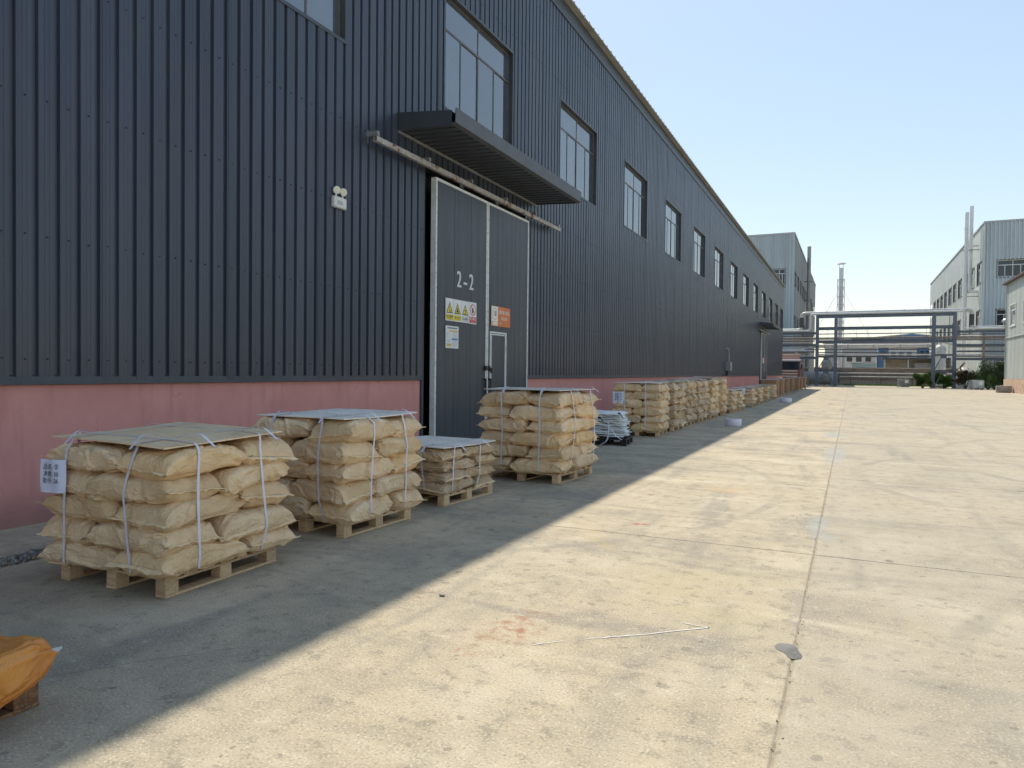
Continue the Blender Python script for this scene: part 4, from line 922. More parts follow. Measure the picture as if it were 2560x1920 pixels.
# ---- folded white bulk bags on a black plastic pallet
bx, by = -4.78, 14.88
r = empty('plastic_pallet', (bx, by, 0), radians(8)); tag(r, 'black plastic pallet under the folded white bags', 'pallet')
m = MB(); m.cbox(-.5, .5, -.5, .5, .12, .15, .006); m.build('deck', 'black', r)
for x in (-.42, 0, .42):
    for y in (-.42, 0, .42): m = MB(); m.cbox(x-.07, x+.07, y-.07, y+.07, 0, .12, .01); m.build('foot', 'black', r)
z = .155
BBN = ['lowest', 'second lowest', 'third lowest', 'fourth lowest', 'fifth lowest', 'middle', 'fifth from top', 'fourth from top', 'third from top', 'second from top', 'topmost']
for k in range(11):
    rk = np.random.default_rng(k+40); hw, hd = .47*rk.uniform(.88, 1.03)-.008*k, .44*rk.uniform(.9, 1.05)-.005*k; th = rk.uniform(.04, .068); n = 22
    q = rk.uniform(0, 6, 8); amp = .010 if k < 8 else .006
    def fold(i, j, topf):
        a, b = -1+2*i/n, -1+2*j/n; e = max(abs(a), abs(b)); x = hw*a*(1+.035*sin(5*b+q[0])+.02*sin(13*b+q[6])); y = hd*b*(1+.035*sin(6*a+q[1])+.02*sin(11*a+q[7]))
        h = (1-e**6)*.5*th; wv = amp*(sin(4*a+q[2])*sin(3*b+q[3])+.7*sin(9*a+7*b+q[4])+.5*sin(15*b-4*a+q[5]))-.03*(e**4)*(k/11)
        return Vector((x, y, z+th/2+wv+(h if topf else -h)))
    m = MB(); m.grid([[fold(i, j, True) for j in range(n+1)] for i in range(n+1)]); m.grid([[fold(i, j, False) for j in range(n, -1, -1)] for i in range(n+1)])
    o = m.build('bulk_bag', 'fibc', None, 60); o.location = (bx+rk.uniform(-.02, .02), by+rk.uniform(-.02, .02), 0); o.rotation_euler = (0, 0, radians(8)+rk.uniform(-.12, .12))
    tag(o, f'{BBN[k]} folded white bulk bag in the pile on the black pallet', 'bulk bag', 'folded white bulk bags')
    for s_ in (0, 1):
        if rk.random() < .36:
            a0 = rk.uniform(-.35, .35); m = MB(); L_, R_ = [], []
            for i in range(9):
                t_ = i/8; out = .02+.05*sin(t_*pi)
                P_ = (a0+.12*t_*rk.choice([1, 1]), -hd-out, z+th*.5+.05*sin(t_*pi)-.10*t_) if s_ == 0 else (hw+out, a0+.12*t_, z+th*.5+.05*sin(t_*pi)-.10*t_)
                dv = Vector((0, 0, .018)); L_.append(Vector(P_)-dv); R_.append(Vector(P_)+dv)
            m.grid([L_, R_]); m.build('lifting_loop', 'black', o, True)
    z += th*.93
m = MB()
for pts_ in ([(.1, -.5, .5), (.12, -.53, .3), (.1, -.55, .1), (-.05, -.62, .006)], [(.12, -.5, .42), (.3, -.6, .2), (.42, -.62, .14)], [(.05, -.58, .006), (.25, -.66, .006), (.4, -.62, .006)]):
    pp = arc_path(pts_, .1); m.grid([[p-Vector((.012, 0, 0)) for p in pp], [p+Vector((.012, .003, .004)) for p in pp]])
o = m.build('loose_strap', 'strap', None, True); o.location = (bx, by, 0); o.rotation_euler = (0, 0, radians(8)); tag(o, 'loose white strap hanging off the folded white bags', 'strap')

# ---- rolls of strapping on the ground
def strap_roll(cx, cy, r0, r1, h, label):
    e = empty('strap_roll', (cx, cy, 0)); tag(e, label, 'strap roll'); m = MB(); n = 40; P = []
    for rr_, z_ in ((r0, .0), (r1*.97, 0), (r1, h*.08), (r1, h*.92), (r1*.97, h), (r0, h*.98), (r0, 0)):
        P.append([Vector((rr_*cos(2*pi*k/n)*(1.15 if rr_ > r0 else 1), rr_*sin(2*pi*k/n), z_+.006*sin(3*k/n*6.28))) for k in range(n)])
    m.grid(P, True); m.build('wound_strap', 'strap', e, True)
    m = MB(); pp = arc_path([(r1*.9, 0, h), (.05, .08, h+.045), (-r1*.8, .02, h+.008)], .15); m.grid([[p-Vector((0, .02, 0)) for p in pp], [p+Vector((0, .02, 0)) for p in pp]]); m.build('loose_end', 'strap', e, True)
strap_roll(-3.13, 21.9, .07, .20, .20, 'roll of white strapping in the shade, nearer one')
strap_roll(-3.2, 41.6, .10, .27, .24, 'roll of white strapping in the shade, far one')
m = MB(); pp = arc_path([(-3.9, 41.0, .006), (-3.75, 41.6, .05), (-3.6, 40.9, .006), (-3.45, 41.5, .09), (-3.35, 41.1, .006)], .3); m.grid([[p-Vector((0, .03, 0)) for p in pp], [p+Vector((0, .03, 0)) for p in pp]]); tag(m.build('tangled_strap', 'strap', None, True), 'tangled white strap beside the far roll', 'strap')

# ---- cartons farther along the wall
for i, (y, h) in enumerate(((49.4, 1.19), (53.2, 1.2), (57.9, 1.22), (63.2, 1.22), (70.6, 1.25), (74.8, 1.25), (80.6, 1.28))):
    nm = ['first', 'second', 'third', 'fourth', 'fifth', 'sixth', 'last'][i]; rz = radians(random.uniform(-2, 2))
    pallet((-4.8, y, 0), rz, 1.1, f'pine pallet under the {nm} tall brown carton', 'pine', 'pallets under the cartons')
    e = empty('carton', (-4.8, y, DECK), rz); tag(e, f'{nm} tall brown carton in the row along the wall', 'carton', 'tall brown cartons')
    m = MB(); hh = h-DECK-.04; c_ = .12; oct_ = [(-.56+c_, -.56), (.56-c_, -.56), (.56, -.56+c_), (.56, .56-c_), (.56-c_, .56), (-.56+c_, .56), (-.56, .56-c_), (-.56, -.56+c_)]
    m.prism(oct_, 'z', 0, hh); m.build('side_wall', 'carton', e)
    m = MB(); m.prism([(x*1.035, y_*1.035) for x, y_ in oct_], 'z', hh-.10, hh+.012); m.build('rim', 'carton', e)
    m = MB(); m.cbox(-.60, .60, -.60, .60, hh+.014, hh+.03, .004); m.build('lid_sheet', 'carton_lid', e)

# ================================================================== PIPE GANTRY AND RACKS
GY = 102.0
ga = wempty('pipe_gantry', (3.6, GY, 0)); tag(ga, 'tall blue-grey steel pipe gantry spanning the end of the yard', 'gantry')
CXS = (-4.08, -1.85, 9.2, 11.42)
for x in CXS:
    m = MB(); m.ibeam((x, GY, .05), (x, GY, 9.42), .34, .40, .028, (0, 1, 0)); c_ = m.build('column', 'gantry_paint', ga)
    m = MB(); m.cbox(x-.3, x+.3, GY-.3, GY+.3, 0, .05, .01)
    for a in (-.22, .22): m.tube([(x+a, GY-.24, .05), (x+a, GY-.24, .12)], .03, 6)
    m.build('base_plate', 'galv_dull', c_)
def beam(z, x0, x1, h, par=ga, mat='gantry_paint', dy=0, wd=.24):
    m = MB(); m.ibeam((x0, GY+dy, z), (x1, GY+dy, z), h, wd, .028); return m.build('beam', mat, par)
for z, h in ((9.16, .42), (7.58, .40), (5.86, .38)):
    beam(z, CXS[0]+.17, CXS[1]-.17, h); beam(z, CXS[1]+.17, CXS[2]-.17, h); beam(z, CXS[2]+.17, CXS[3]-.17, h)
beam(3.92, CXS[0]+.17, CXS[1]-.17, .3); beam(3.92, CXS[1]+.17, CXS[2]-.17, .2)
beam(4.12, CXS[2]+.17, CXS[3]-.17, .2); beam(2.15, CXS[2]+.17, CXS[3]-.17, .22); beam(2.1, CXS[0]+.17, CXS[1]-.17, .22)
for (xa, xb, z0, z1) in ((CXS[2], CXS[3], .3, 2.0), (CXS[2], CXS[3], 2.4, 4.0), (CXS[0], CXS[1], .2, 2.0), (CXS[0], CXS[1], 2.3, 3.75)):
    mx = (xa+xb)/2
    for xs in (xa+.2, xb-.2): m = MB(); m.bar((xs, GY-.05, z0), (mx+(.18 if xs > mx else -.18), GY-.05, z1), .1, .1); m.build('brace', 'gantry_paint', ga)
    m = MB(); m.box(mx-.32, mx+.32, GY-.06, GY-.02, z1-.3, z1+.02); m.build('gusset', 'gantry_paint', ga)
for x in (-2.8, .6, 1.9, 4.5, 5.6, 8.4): m = MB(); m.tube([(x, GY-.06, 7.38), (x, GY-.06, 6.1)], .018, 6); m.build('hanger_rod', 'pipe_dark', ga)
def pipe(label, pts, r_, mat, bend=.3, dy=0, name='pipe', flanges=()):
    m = MB(); m.tube(arc_path([(x, GY+y, z) for x, y, z in pts], bend), r_, 12); e = wempty(name, (pts[0][0], GY+pts[0][1], 0)); tag(e, label, 'pipe', 'pipes on the gantry')
    p = m.build('pipe_run', mat, e, 60)
    for t_ in flanges:
        m = MB(); m.tube([(t_-.05, GY+pts[0][1], flz(pts, t_)), (t_+.05, GY+pts[0][1], flz(pts, t_))], r_*1.25, 12); m.build('joint_band', 'galv', p, 60)
    return e
def flz(pts, x):
    for a, b in zip(pts, pts[1:]):
        if min(a[0], b[0]) <= x <= max(a[0], b[0]) and abs(a[0]-b[0]) > .01: return a[2]+(b[2]-a[2])*(x-a[0])/(b[0]-a[0])
    return pts[0][2]
pipe('thick insulated pipe running over the top of the gantry', [(-26, .35, 7.42), (-6.05, .35, 7.42), (-6.05, .35, 9.64), (13.2, .35, 9.64), (13.2, .35, 7.42), (27, .35, 7.42)], .24, 'insul', .55, flanges=(-3, 0, 3, 6, 9))
m = MB(); m.tube([(-6.05, GY+.35, 7.75), (-6.05, GY+.35, 9.1)], .262, 14); m2 = MB(); m2.tube([(13.2, GY+.35, 7.75), (13.2, GY+.35, 9.1)], .262, 14)
for mm_, lab in ((m, 'black wrapped lagging on the left riser of the gantry pipe'), (m2, 'black wrapped lagging on the right riser of the gantry pipe')):
    tag(mm_.build('pipe_lagging', 'insul_dark', None, 60), lab, 'lagging')
pipe('slim pale pipe in front along the top of the gantry', [(-26, -.12, 7.32), (-4.95, -.12, 7.32), (-4.95, -.12, 9.50), (12.35, -.12, 9.50), (12.35, -.12, 7.32), (27, -.12, 7.32)], .115, 'pipe_white', .35)
pipe('thin dark pipe hung below the upper gantry beam', [(-4.0, -.1, 6.87), (11.3, -.1, 6.87)], .065, 'pipe_dark')
pipe('rusty pipe lying above the lower gantry beam', [(-26, .1, 6.33), (24, .1, 6.33)], .11, 'pipe_rust')
pipe('thin dark pipe close above the lower gantry beam', [(-26, -.16, 6.14), (27, -.16, 6.14)], .05, 'pipe_dark')
pipe('thick pale insulated pipe under the lower gantry beam', [(-4.6, .5, 5.30), (9.4, .5, 5.30)], .24, 'tank_white', flanges=(-3.2, -.4, 2.6, 5.6, 8.6))
pipe('thin dark pipe under the thick pale pipe', [(-5.6, 0, 4.86), (9.2, 0, 4.80)], .06, 'pipe_dark')
pipe('second thin dark pipe under the thick pale pipe', [(-4.2, -.1, 4.44), (9.2, -.1, 4.36)], .065, 'pipe_dark')
pipe('white pipe above the lowest gantry beam', [(-4.2, .2, 4.2), (9.2, .2, 4.15)], .085, 'pipe_white')
pipe('tan pipe on the right-hand rack', [(11.6, .1, 4.02), (27, .1, 4.02)], .17, 'wall_beige', flanges=(14, 17))
pipe('pale pipe on the left-hand rack', [(-26, .1, 5.75), (-4.6, .1, 5.75)], .1, 'insul')
for i_, (z_, r_, dy_, mt_) in enumerate(((6.62, .07, -.1, 'pipe_dark'), (5.98, .09, .25, 'pipe_rust'), (5.05, .07, 0, 'insul'), (4.55, .11, .2, 'pipe_dark'), (3.98, .08, -.05, 'insul'))):
    pipe(f'{["highest", "second highest", "middle", "second lowest", "lowest"][i_]} extra small pipe on the left-hand rack', [(-26, dy_, z_), (-4.4, dy_, z_)], r_, mt_)
    pipe(f'{["highest", "second highest", "middle", "second lowest", "lowest"][i_]} extra small pipe on the right-hand rack', [(11.7, dy_+.05, z_+.03), (27, dy_+.05, z_+.03)], r_, mt_)
for nm, x0, x1, zs, posts, lab in (('left', -30, CXS[0]-.2, (6.98, 5.42, 3.72), (-12, -20, -28), 'low steel pipe rack between the warehouse end and the gantry'), ('right', CXS[3]+.2, 28, (6.97, 5.30, 3.62), (14.45, 20.5, 26), 'low steel pipe rack running right from the gantry')):
    e = wempty('pipe_rack', ((x0+x1)/2, GY, 0)); tag(e, lab, 'pipe rack')
    for z in zs: beam(z, x0, x1, .3, e)
    for x in posts: m = MB(); m.ibeam((x, GY+.02, 0), (x, GY+.02, 6.8), .2, .22, .02, (0, 1, 0)); m.build('post', 'pipe_rust' if nm == 'right' else 'gantry_paint', e)
e = wempty('vent_cowl', (16.6, GY, 7.3)); tag(e, 'mushroom vent cowl on the right-hand pipe rack', 'vent')
m = MB(); m.tube([(16.6, GY-.4, 7.1), (16.6, GY-.4, 8.1)], .16, 12); m.build('neck', 'galv_dull', e, 60)
m = MB(); m.tube([(16.6, GY-.4, 8.0), (16.6, GY-.4, 8.15), (16.6, GY-.4, 8.4), (16.6, GY-.4, 8.48)], [.5, .52, .3, .02], 16); m.build('hood', 'galv', e, 60)

# ================================================================== FAR BUILDINGS
rib = [(0, 0), (.44, 0), (.48, .17), (.72, .17), (.76, 0)]
def far_win(par, O, U, N, u0, u1, z0, z1, far=True): return window(par, O, U, N, u0, u1, z0, z1, .12, .08, [(u0+u1)/2], z1-(z1-z0)*.30, [u0+(u1-u0)*k/4 for k in (1, 2, 3)], 'trim_dark' if far else 'white_paint', 'white_paint', 'far_glass', fw_=.09, sill=True)
# left: tall ribbed block
LX, LY, LZ = -8.08, 116.0, 22.9
lb = wempty('tall_factory_left', (LX-12, LY, 0)); tag(lb, 'tall pale blue ribbed factory block behind the dark warehouse', 'building')
fo = [(-2.95, -1.2, 15.3, 17.64), (-9.2, -7.4, 15.3, 17.64)]
clad('front_panel', 'hazed_blue_sheet', lb, (LX, LY, 0), (1, 0, 0), (0, -1, 0), -25.2, 0, 0, LZ, fo, .42, rib, .84)
for a, b, c, d in fo: far_win(lb, (LX, LY, 0), (1, 0, 0), (0, -1, 0), a, b, c, d)
so = [(1.6+6.3*k, 4.9+6.3*k, 15.3, 17.45) for k in range(11)]+[(1.3+6.3*k, 4.9+6.3*k, 8.4, 10.72) for k in range(11)]
clad('side_wall', 'grey_wall', lb, (LX, LY, 0), (0, 1, 0), (1, 0, 0), 0, 71, 0, LZ-.02, so, 1.0, [(0, 0), (.47, 0), (.5, .012), (.53, 0)])
for a, b, c, d in so[:8]+so[11:15]: far_win(lb, (LX, LY, 0), (0, 1, 0), (1, 0, 0), a, b, c, d)
m = MB(); m.box(LX-25.2, LX+.12, LY-.14, LY+71.1, LZ-.02, LZ+.22); m.build('roof_cap', 'galv', lb)
m = MB(); m.box(LX-25, LX-.4, LY+.4, LY+70.8, 0, LZ-.05); m.build('core', 'black', lb)
m = MB(); m.cbox(LX-.10, LX+.07, LY-.09, LY-.0, 0, LZ-.03, .01); m.build('corner_trim', 'hazed_blue_sheet', lb)
m = MB(); m.tube([(LX-.5, LY-.12, 0), (LX-.5, LY-.12, LZ-1)], .07, 8); m.build('downpipe', 'hazed_blue_sheet', lb, 60)
e = wempty('vent_stack', (-7.3, 142, 0)); tag(e, 'grey round vent stack against the left factory block', 'stack')
m = MB(); m.tube([(-7.3, 142, 0), (-7.3, 142, 25.1)], .33, 16); m.build('flue', 'stack_grey', e, 60)
for z in (3, 7.5, 12, 15.6, 18.8, 22): m = MB(); m.tube([(-7.3, 142, z), (-7.3, 142, z+.08)], .36, 16); m.build('joint_ring', 'galv_dull', e, 60)
for z in (15.2, 18.6): m = MB(); m.box(-8.05, -6.7, 141.75, 141.83, z, z+.12); m.box(-8.05, -6.7, 142.2, 142.28, z, z+.12); m.build('wall_bracket', 'pipe_dark', e)
e = wempty('wall_duct', (-6.3, 114, 0)); tag(e, 'grey bent duct at the foot of the left factory block', 'duct')
m = MB(); m.tube(arc_path([(-10, 114, 5.0), (-5.3, 114, 5.0), (-5.3, 114, .1)], .9), .38, 14); m.build('duct_run', 'insul', e, 60)
# right: tall pale green block
RX, RY, RZ = 15.15, 108.0, 21.1
rb_ = wempty('tall_factory_right', (RX+10, RY, 0)); tag(rb_, 'tall pale green factory block with white flues on the right', 'building')
ro = [(1.8+6.18*k, 5.5+6.18*k, 13.8, 16.5) for k in range(11)]+[(2.3+6.18*k, 5.5+6.18*k, 7.7, 10.2) for k in range(11)]
clad('side_wall', 'hazed_green_sheet', rb_, (RX, RY, 0), (0, 1, 0), (-1, 0, 0), 0, 68.6, 0, RZ-.02, ro, .84, [(0, 0), (.44, 0), (.48, .02), (.52, .02), (.56, 0)])
for a, b, c, d in ro[:10]+ro[11:19]: far_win(rb_, (RX, RY, 0), (0, 1, 0), (-1, 0, 0), a, b, c, d)
fo = [(1.4, 4.7, 14.15, 16.3), (1.4, 4.7, 7.95, 10.05), (1.4, 4.7, 1.2, 3.5), (6.5, 9.8, 14.15, 16.3), (6.5, 9.8, 7.95, 10.05)]
clad('front_panel', 'hazed_blue_sheet', rb_, (RX, RY, 0), (1, 0, 0), (0, -1, 0), 0, 25.2, 0, RZ, fo, .42, rib, .84)  # front face's bluish shade painted in as a separate sheet colour
for a, b, c, d in fo: far_win(rb_, (RX, RY, 0), (1, 0, 0), (0, -1, 0), a, b, c, d)
m = MB(); m.box(RX-.12, RX+25.2, RY-.14, RY+68.8, RZ-.01, RZ+.22); m.build('roof_cap', 'galv', rb_)
m = MB(); m.box(RX+.4, RX+25, RY+.4, RY+68.4, 0, RZ-.05); m.build('core', 'black', rb_)
m = MB(); m.cbox(RX-.07, RX+.10, RY-.09, RY, 0, RZ-.03, .01); m.build('corner_trim', 'hazed_blue_sheet', rb_)
m = MB(); m.tube([(RX-.12, RY+.5, 6), (RX-.12, RY+.5, RZ-.6)], .07, 8); m.build('downpipe', 'hazed_green_sheet', rb_, 60)
for y, n_ in ((140, 'a'),):
    m = MB()
    for a in (-.25, .25): m.tube([(RX-.25, y+a, 3), (RX-.25, y+a, 12)], .03, 6)
    for k in range(24): m.tube([(RX-.25, y-.25, 3.2+k*.36), (RX-.25, y+.25, 3.2+k*.36)], .02, 5)
    m.build('wall_ladder', 'galv_dull', rb_)
for nm, x, y, z0, z1, lab in (('a', 13.55, 112.0, .6, 23.4, 'slim white flue, the shorter of two beside the right factory'), ('b', 14.2, 112.6, 12.9, 24.3, 'slim white flue, the taller of two beside the right factory')):
    e = wempty('flue_stack', (x, y, 0)); tag(e, lab, 'stack', 'white flue stacks')
    if nm == 'a': P_ = [(x, y, z0), (x+.12, y, z1)]
    else: P_ = arc_path([(RX, y, z0), (x, y, z0), (x+.06, y, z1)], .5)
    m = MB(); m.tube(P_, .23, 14); p_ = m.build('flue', 'stack_white', e, 60)
    for z in (np.arange(z0+2, z1-1, 3.1)): m = MB(); m.tube([(x+.03, y, z), (x+.03, y, z+.07)], .255, 14); m.build('joint_ring', 'pipe_white', p_, 60)
    for z in (12.2, 18.4): m = MB(); m.bar((x-.3, y+.25, z+(.6 if nm == 'b' else 0)), (RX, y+.25, z+(.6 if nm == 'b' else 0)), .08, .08); m.build('wall_bracket', 'pipe_dark', p_)
# right: nearer low building with brick plinth
SXX = 13.94
sb = wempty('low_building_right', (SXX+6, 60, 0)); tag(sb, 'pale green panelled building with orange brick plinth at the right edge', 'building')
sw = [(80.9-6*k, 83.5-6*k, 6.45, 8.45) for k in range(7)]
clad('wall_panel', 'pale_sheet', sb, (SXX, 0, 0), (0, 1, 0), (-1, 0, 0), 42.4, 85.4, 1.32, 4.2, [], .9, [(0, 0), (.012, -.02), (.03, -.02), (.042, 0), (.5, 0), (.51, .006), (.52, 0)], .9)
clad('wall_panel', 'pale_sheet', sb, (SXX+.006, 0, 0), (0, 1, 0), (-1, 0, 0), 42.4, 85.4, 4.22, 10.7, sw, .9, [(0, 0), (.012, -.02), (.03, -.02), (.042, 0), (.5, 0), (.51, .006), (.52, 0)], .9)
for a, b, c, d in sw: window(sb, (SXX, 0, 0), (0, 1, 0), (-1, 0, 0), a, b, c, d, .08, .09, [a+.65, (a+b)/2, b-.65], d-.5, [a+.65, (a+b)/2, b-.65], 'white_paint', 'white_paint', 'far_glass', fw_=.12, sill=True)
m = MB(); m.box(SXX-.10, SXX+12, 42.4, 85.5, 0, 1.3); m.build('plinth', 'brick_orange', sb)
m = MB(); m.box(SXX+.3, SXX+12, 42.6, 85.3, 1.3, 10.7); m.build('core', 'pale_sheet', sb)
m = MB(); m.prism([(SXX-.35, 10.68), (SXX-.35, 10.86), (SXX+6, 12.2), (SXX+12.3, 10.86), (SXX+12.3, 10.68)], 'y', 42.1, 85.75); m.build('roof', 'roof_brown', sb)
m = MB(); m.tube([(SXX-.06, 43, 5.25), (SXX-.06, 85.45, 5.35)], .05, 8); m.build('conduit', 'pale_sheet', sb, 60)
m = MB(); m.tube([(SXX-.1, 84.9, 1.4), (SXX-.1, 84.9, 10.6)], .06, 8); m.build('downpipe', 'pale_sheet', sb, 60)
# stone block
rk = np.random.default_rng(5); m = MB(); m.cbox(12.5, 13.75, 80.5, 81.2, 0, .66, .09); m.v = [(x+rk.normal()*.02, y+rk.normal()*.02, max(0, z+rk.normal()*.03+(.08 if x > 13.2 and z > .3 else 0))) for x, y, z in m.v]
tag(m.build('stone_block', 'stone'), 'rough grey stone block lying by the orange plinth', 'stone')

# guyed chimney with lattice frame
e = wempty('guyed_chimney', (-2.5, 190, 0)); tag(e, 'white guyed chimney with lattice frame far behind the gantry', 'chimney')
m = MB(); m.tube([(-2.5, 190, 0), (-2.5, 190, 27.4)], .52, 20); m.build('flue', 'stack_white', e, 60)
m = MB(); m.tube([(-2.5, 190, 28.35), (-2.5, 190, 28.55), (-2.5, 190, 28.8)], [1.0, .95, .1], 20); m.build('rain_cap', 'stack_white', e, 60)
for a in range(4): m = MB(); m.bar((-2.5+.55*cos(a*pi/2+.78), 190+.55*sin(a*pi/2+.78), 27.2), (-2.5+.55*cos(a*pi/2+.78), 190+.55*sin(a*pi/2+.78), 28.4), .09, .09); m.build('cap_leg', 'galv', e)
K4 = [(-.78, -.78), (.78, -.78), (.78, .78), (-.78, .78)]
for a, b in K4: m = MB(); m.bar((-2.5+a, 190+b, 0), (-2.5+a, 190+b, 24.6), .12, .12); m.build('lattice_leg', 'lattice', e)
for k in range(12):
    z = k*2.05
    for i in range(4):
        (a, b), (c, d) = K4[i], K4[(i+1) % 4]; m = MB(); m.bar((-2.5+a, 190+b, z+2.05), (-2.5+c, 190+d, z+2.05), .09, .09)
        if k % 2: m.bar((-2.5+a, 190+b, z), (-2.5+c, 190+d, z+2.05), .07, .07)
        else: m.bar((-2.5+c, 190+d, z), (-2.5+a, 190+b, z+2.05), .07, .07)
        m.build('lattice_brace', 'lattice', e)
for z, r_ in ((23, 15), (17, 13)):
    for a in (.6, 2.5, 3.9, 5.6): m = MB(); m.tube([(-2.5, 190, z), (-2.5+r_*cos(a), 190+r_*sin(a), 0)], .018, 5); m.build('guy_wire', 'galv', e)

# boundary wall and pipes in front
bw = wempty('boundary_wall', (3, 118, 0)); tag(bw, 'low brown masonry wall behind the gantry', 'wall')
m = MB(); m.box(-6.5, 15, 118, 118.3, 0, 2.5); m.build('wall_face', 'wall_brown', bw)
m = MB(); m.box(-6.5, 15, 117.92, 118.38, 2.5, 2.65); m.build('coping', 'wall_beige', bw)
m = MB(); m.box(-6.5, 15, 117.6, 118, 0, .75); m.build('footing', 'stone', bw)
for z, lab in ((1.8, 'upper pale pipe along the low brown wall'), (1.27, 'lower pale pipe along the low brown wall')):
    e = wempty('ground_pipe', (3, 117, 0)); tag(e, lab, 'pipe'); m = MB(); m.tube([(-6.4, 117, z), (14.9, 117, z)], .09, 10); m.build('pipe_run', 'insul', e, 60)
    for x in (-4, 0, 4, 8, 12): m = MB(); m.bar((x, 117, z-.09), (x, 117, 0), .08, .08); m.build('support', 'pipe_dark', e)
# things beyond the wall
e = wempty('storage_bay', (9, 140, 0)); tag(e, 'beige open-fronted storage bay beyond the low wall', 'building')
m = MB(); m.box(5.2, 16, 142, 142.4, 0, 4.3); m.build('rear_wall', 'wall_beige', e); m = MB(); m.box(4.9, 16.2, 139.6, 143, 4.3, 4.6); m.build('roof', 'pipe_dark', e)
for x in (5.3, 8.9, 12.5, 15.6): m = MB(); m.bar((x, 140, 0), (x, 140, 4.3), .22, .22); m.build('post', 'shed_blue', e)
m = MB(); m.box(9.9, 13.5, 140.6, 141.8, 0, 3.7); m.build('covered_load', 'far_grey', e)
e = wempty('blue_shed', (2.2, 150, 0)); tag(e, 'low light blue shed beyond the low wall', 'shed')
m = MB(); m.box(.2, 4.2, 150, 154, 0, 3.7); m.build('wall', 'shed_blue', e); m = MB(); m.prism([(-.1, 3.7), (-.1, 3.85), (4.5, 4.15), (4.5, 4.0)], 'y', 149.7, 154.3); m.build('roof', 'far_white', e)
m = MB(); m.box(.9, 2.4, 149.95, 150, 2.4, 3.0); m.build('window', 'far_glass', e)
for i, (x0, x1, z0, z1, mt, lab) in enumerate(((6.1, 8.3, 0, 8.4, 'far_blue', 'blue panelled far building seen between gantry pipes'), (8.4, 14.6, 0, 8.2, 'far_white', 'white far building seen between gantry pipes'), (14.8, 19, 0, 8.4, 'far_blue', 'second blue far building right of the white one'), (-1.5, 5.9, 0, 6.9, 'far_white', 'low white far building left of the blue one'))):
    e = wempty('far_building', ((x0+x1)/2, 200, 0)); tag(e, lab, 'building', 'far buildings')
    m = MB(); m.box(x0, x1, 200, 212, z0, z1); m.build('wall', mt, e); m = MB(); m.box(x0-.15, x1+.15, 199.8, 212.2, z1, z1+.35); m.build('roof', 'far_grey', e)
    for k in range(3):
        m = MB(); x = x0+.5+(x1-x0-1.0)*k/3; m.box(x, x+(x1-x0)*.17, 199.96, 200, z1-2.0, z1-.9); m.build('window', 'far_glass', e)
e = wempty('blue_gable_hall', (17, 260, 0)); tag(e, 'wide far hall with blue gable behind the gantry', 'building')
m = MB(); m.prism([(-8, 0), (-8, 12.4), (17.4, 12.4), (42, 12.4), (42, 0)], 'y', 260, 320); m.build('wall', 'far_grey', e)
m = MB(); m.prism([(-9, 12.35), (-9, 12.6), (17.4, 14.9), (43, 12.6), (43, 12.35), (17.4, 14.5)], 'y', 259, 321); m.build('roof', 'far_grey', e)
m = MB(); m.add([(8.5, 258.9, 13.0), (26.5, 258.9, 13.0), (17.4, 258.9, 14.8)], [(0, 1, 2)]); m.add([(8.5, 258.95, 13.0), (26.5, 258.95, 13.0), (17.4, 258.95, 14.8)], [(2, 1, 0)]); m.build('gable', 'far_blue', e)

# tanks and vessels
e = wempty('horizontal_tank', (-3.6, 105.2, 0)); tag(e, 'grey horizontal tank lying behind the left gantry columns', 'tank')
ty, tz, tr = 105.2, 1.1, .84
m = MB(); m.tube([(-6.3, ty, tz), (-6.1, ty, tz), (-5.9, ty, tz), (-1.7, ty, tz), (-1.5, ty, tz), (-1.35, ty, tz)], [.3, .7, tr, tr, .72, .3], 28); m.build('shell', 'tank_grey', e, 60)
for x in (-5.2, -2.3): m = MB(); m.prism([(ty-.7, 0), (ty+.7, 0), (ty+.6, .62), (ty-.6, .62)], 'x', x-.12, x+.12); m.build('saddle', 'stone', e)
for x in (-4.9, -3.8, -2.6): m = MB(); m.tube([(x-.03, ty, tz), (x+.03, ty, tz)], tr+.015, 28); m.build('band', 'galv_dull', e, 60)
m = MB(); m.tube([(-1.42, ty, tz), (-1.36, ty, tz)], [.82, .80], 24); m.build('dark_end_cover', 'insul_dark', e, 60)
e = wempty('upright_vessel', (-3.1, 108, 0)); tag(e, 'small grey upright vessel above the horizontal tank', 'tank')
m = MB(); m.tube([(-3.1, 108, 1.9), (-3.1, 108, 2.05), (-3.1, 108, 3.3), (-3.1, 108, 3.55), (-3.1, 108, 3.68)], [.4, .62, .62, .45, .12], 24); m.build('shell', 'tank_grey', e, 60)
for a in range(3): m = MB(); m.bar((-3.1+.5*cos(a*2.1), 108+.5*sin(a*2.1), 0), (-3.1+.5*cos(a*2.1), 108+.5*sin(a*2.1), 2.1), .1, .1); m.build('leg', 'pipe_dark', e)
e = wempty('white_scrubber', (10.3, 106, 0)); tag(e, 'tall white scrubber vessel behind the right gantry columns', 'tank')
m = MB(); m.tube([(10.3, 106, .3), (10.3, 106, 5.0), (10.3, 106, 5.3), (10.3, 106, 5.55)], [.66, .66, .5, .15], 24); m.build('shell', 'tank_white', e, 60)
for z in (1.5, 2.9, 4.1): m = MB(); m.tube([(10.3, 106, z), (10.3, 106, z+.08)], .70, 24); m.build('flange', 'pipe_white', e, 60)
m = MB(); m.tube(arc_path([(10.3, 106, 5.5), (10.3, 106, 6.0), (11.6, 106, 5.6), (12.5, 106, 5.6)], .4), .16, 10); m.build('outlet_pipe', 'pipe_white', e, 60)
m = MB(); m.cbox(9.5, 11.1, 105.3, 106.7, 0, .3, .02); m.build('plinth', 'stone', e)
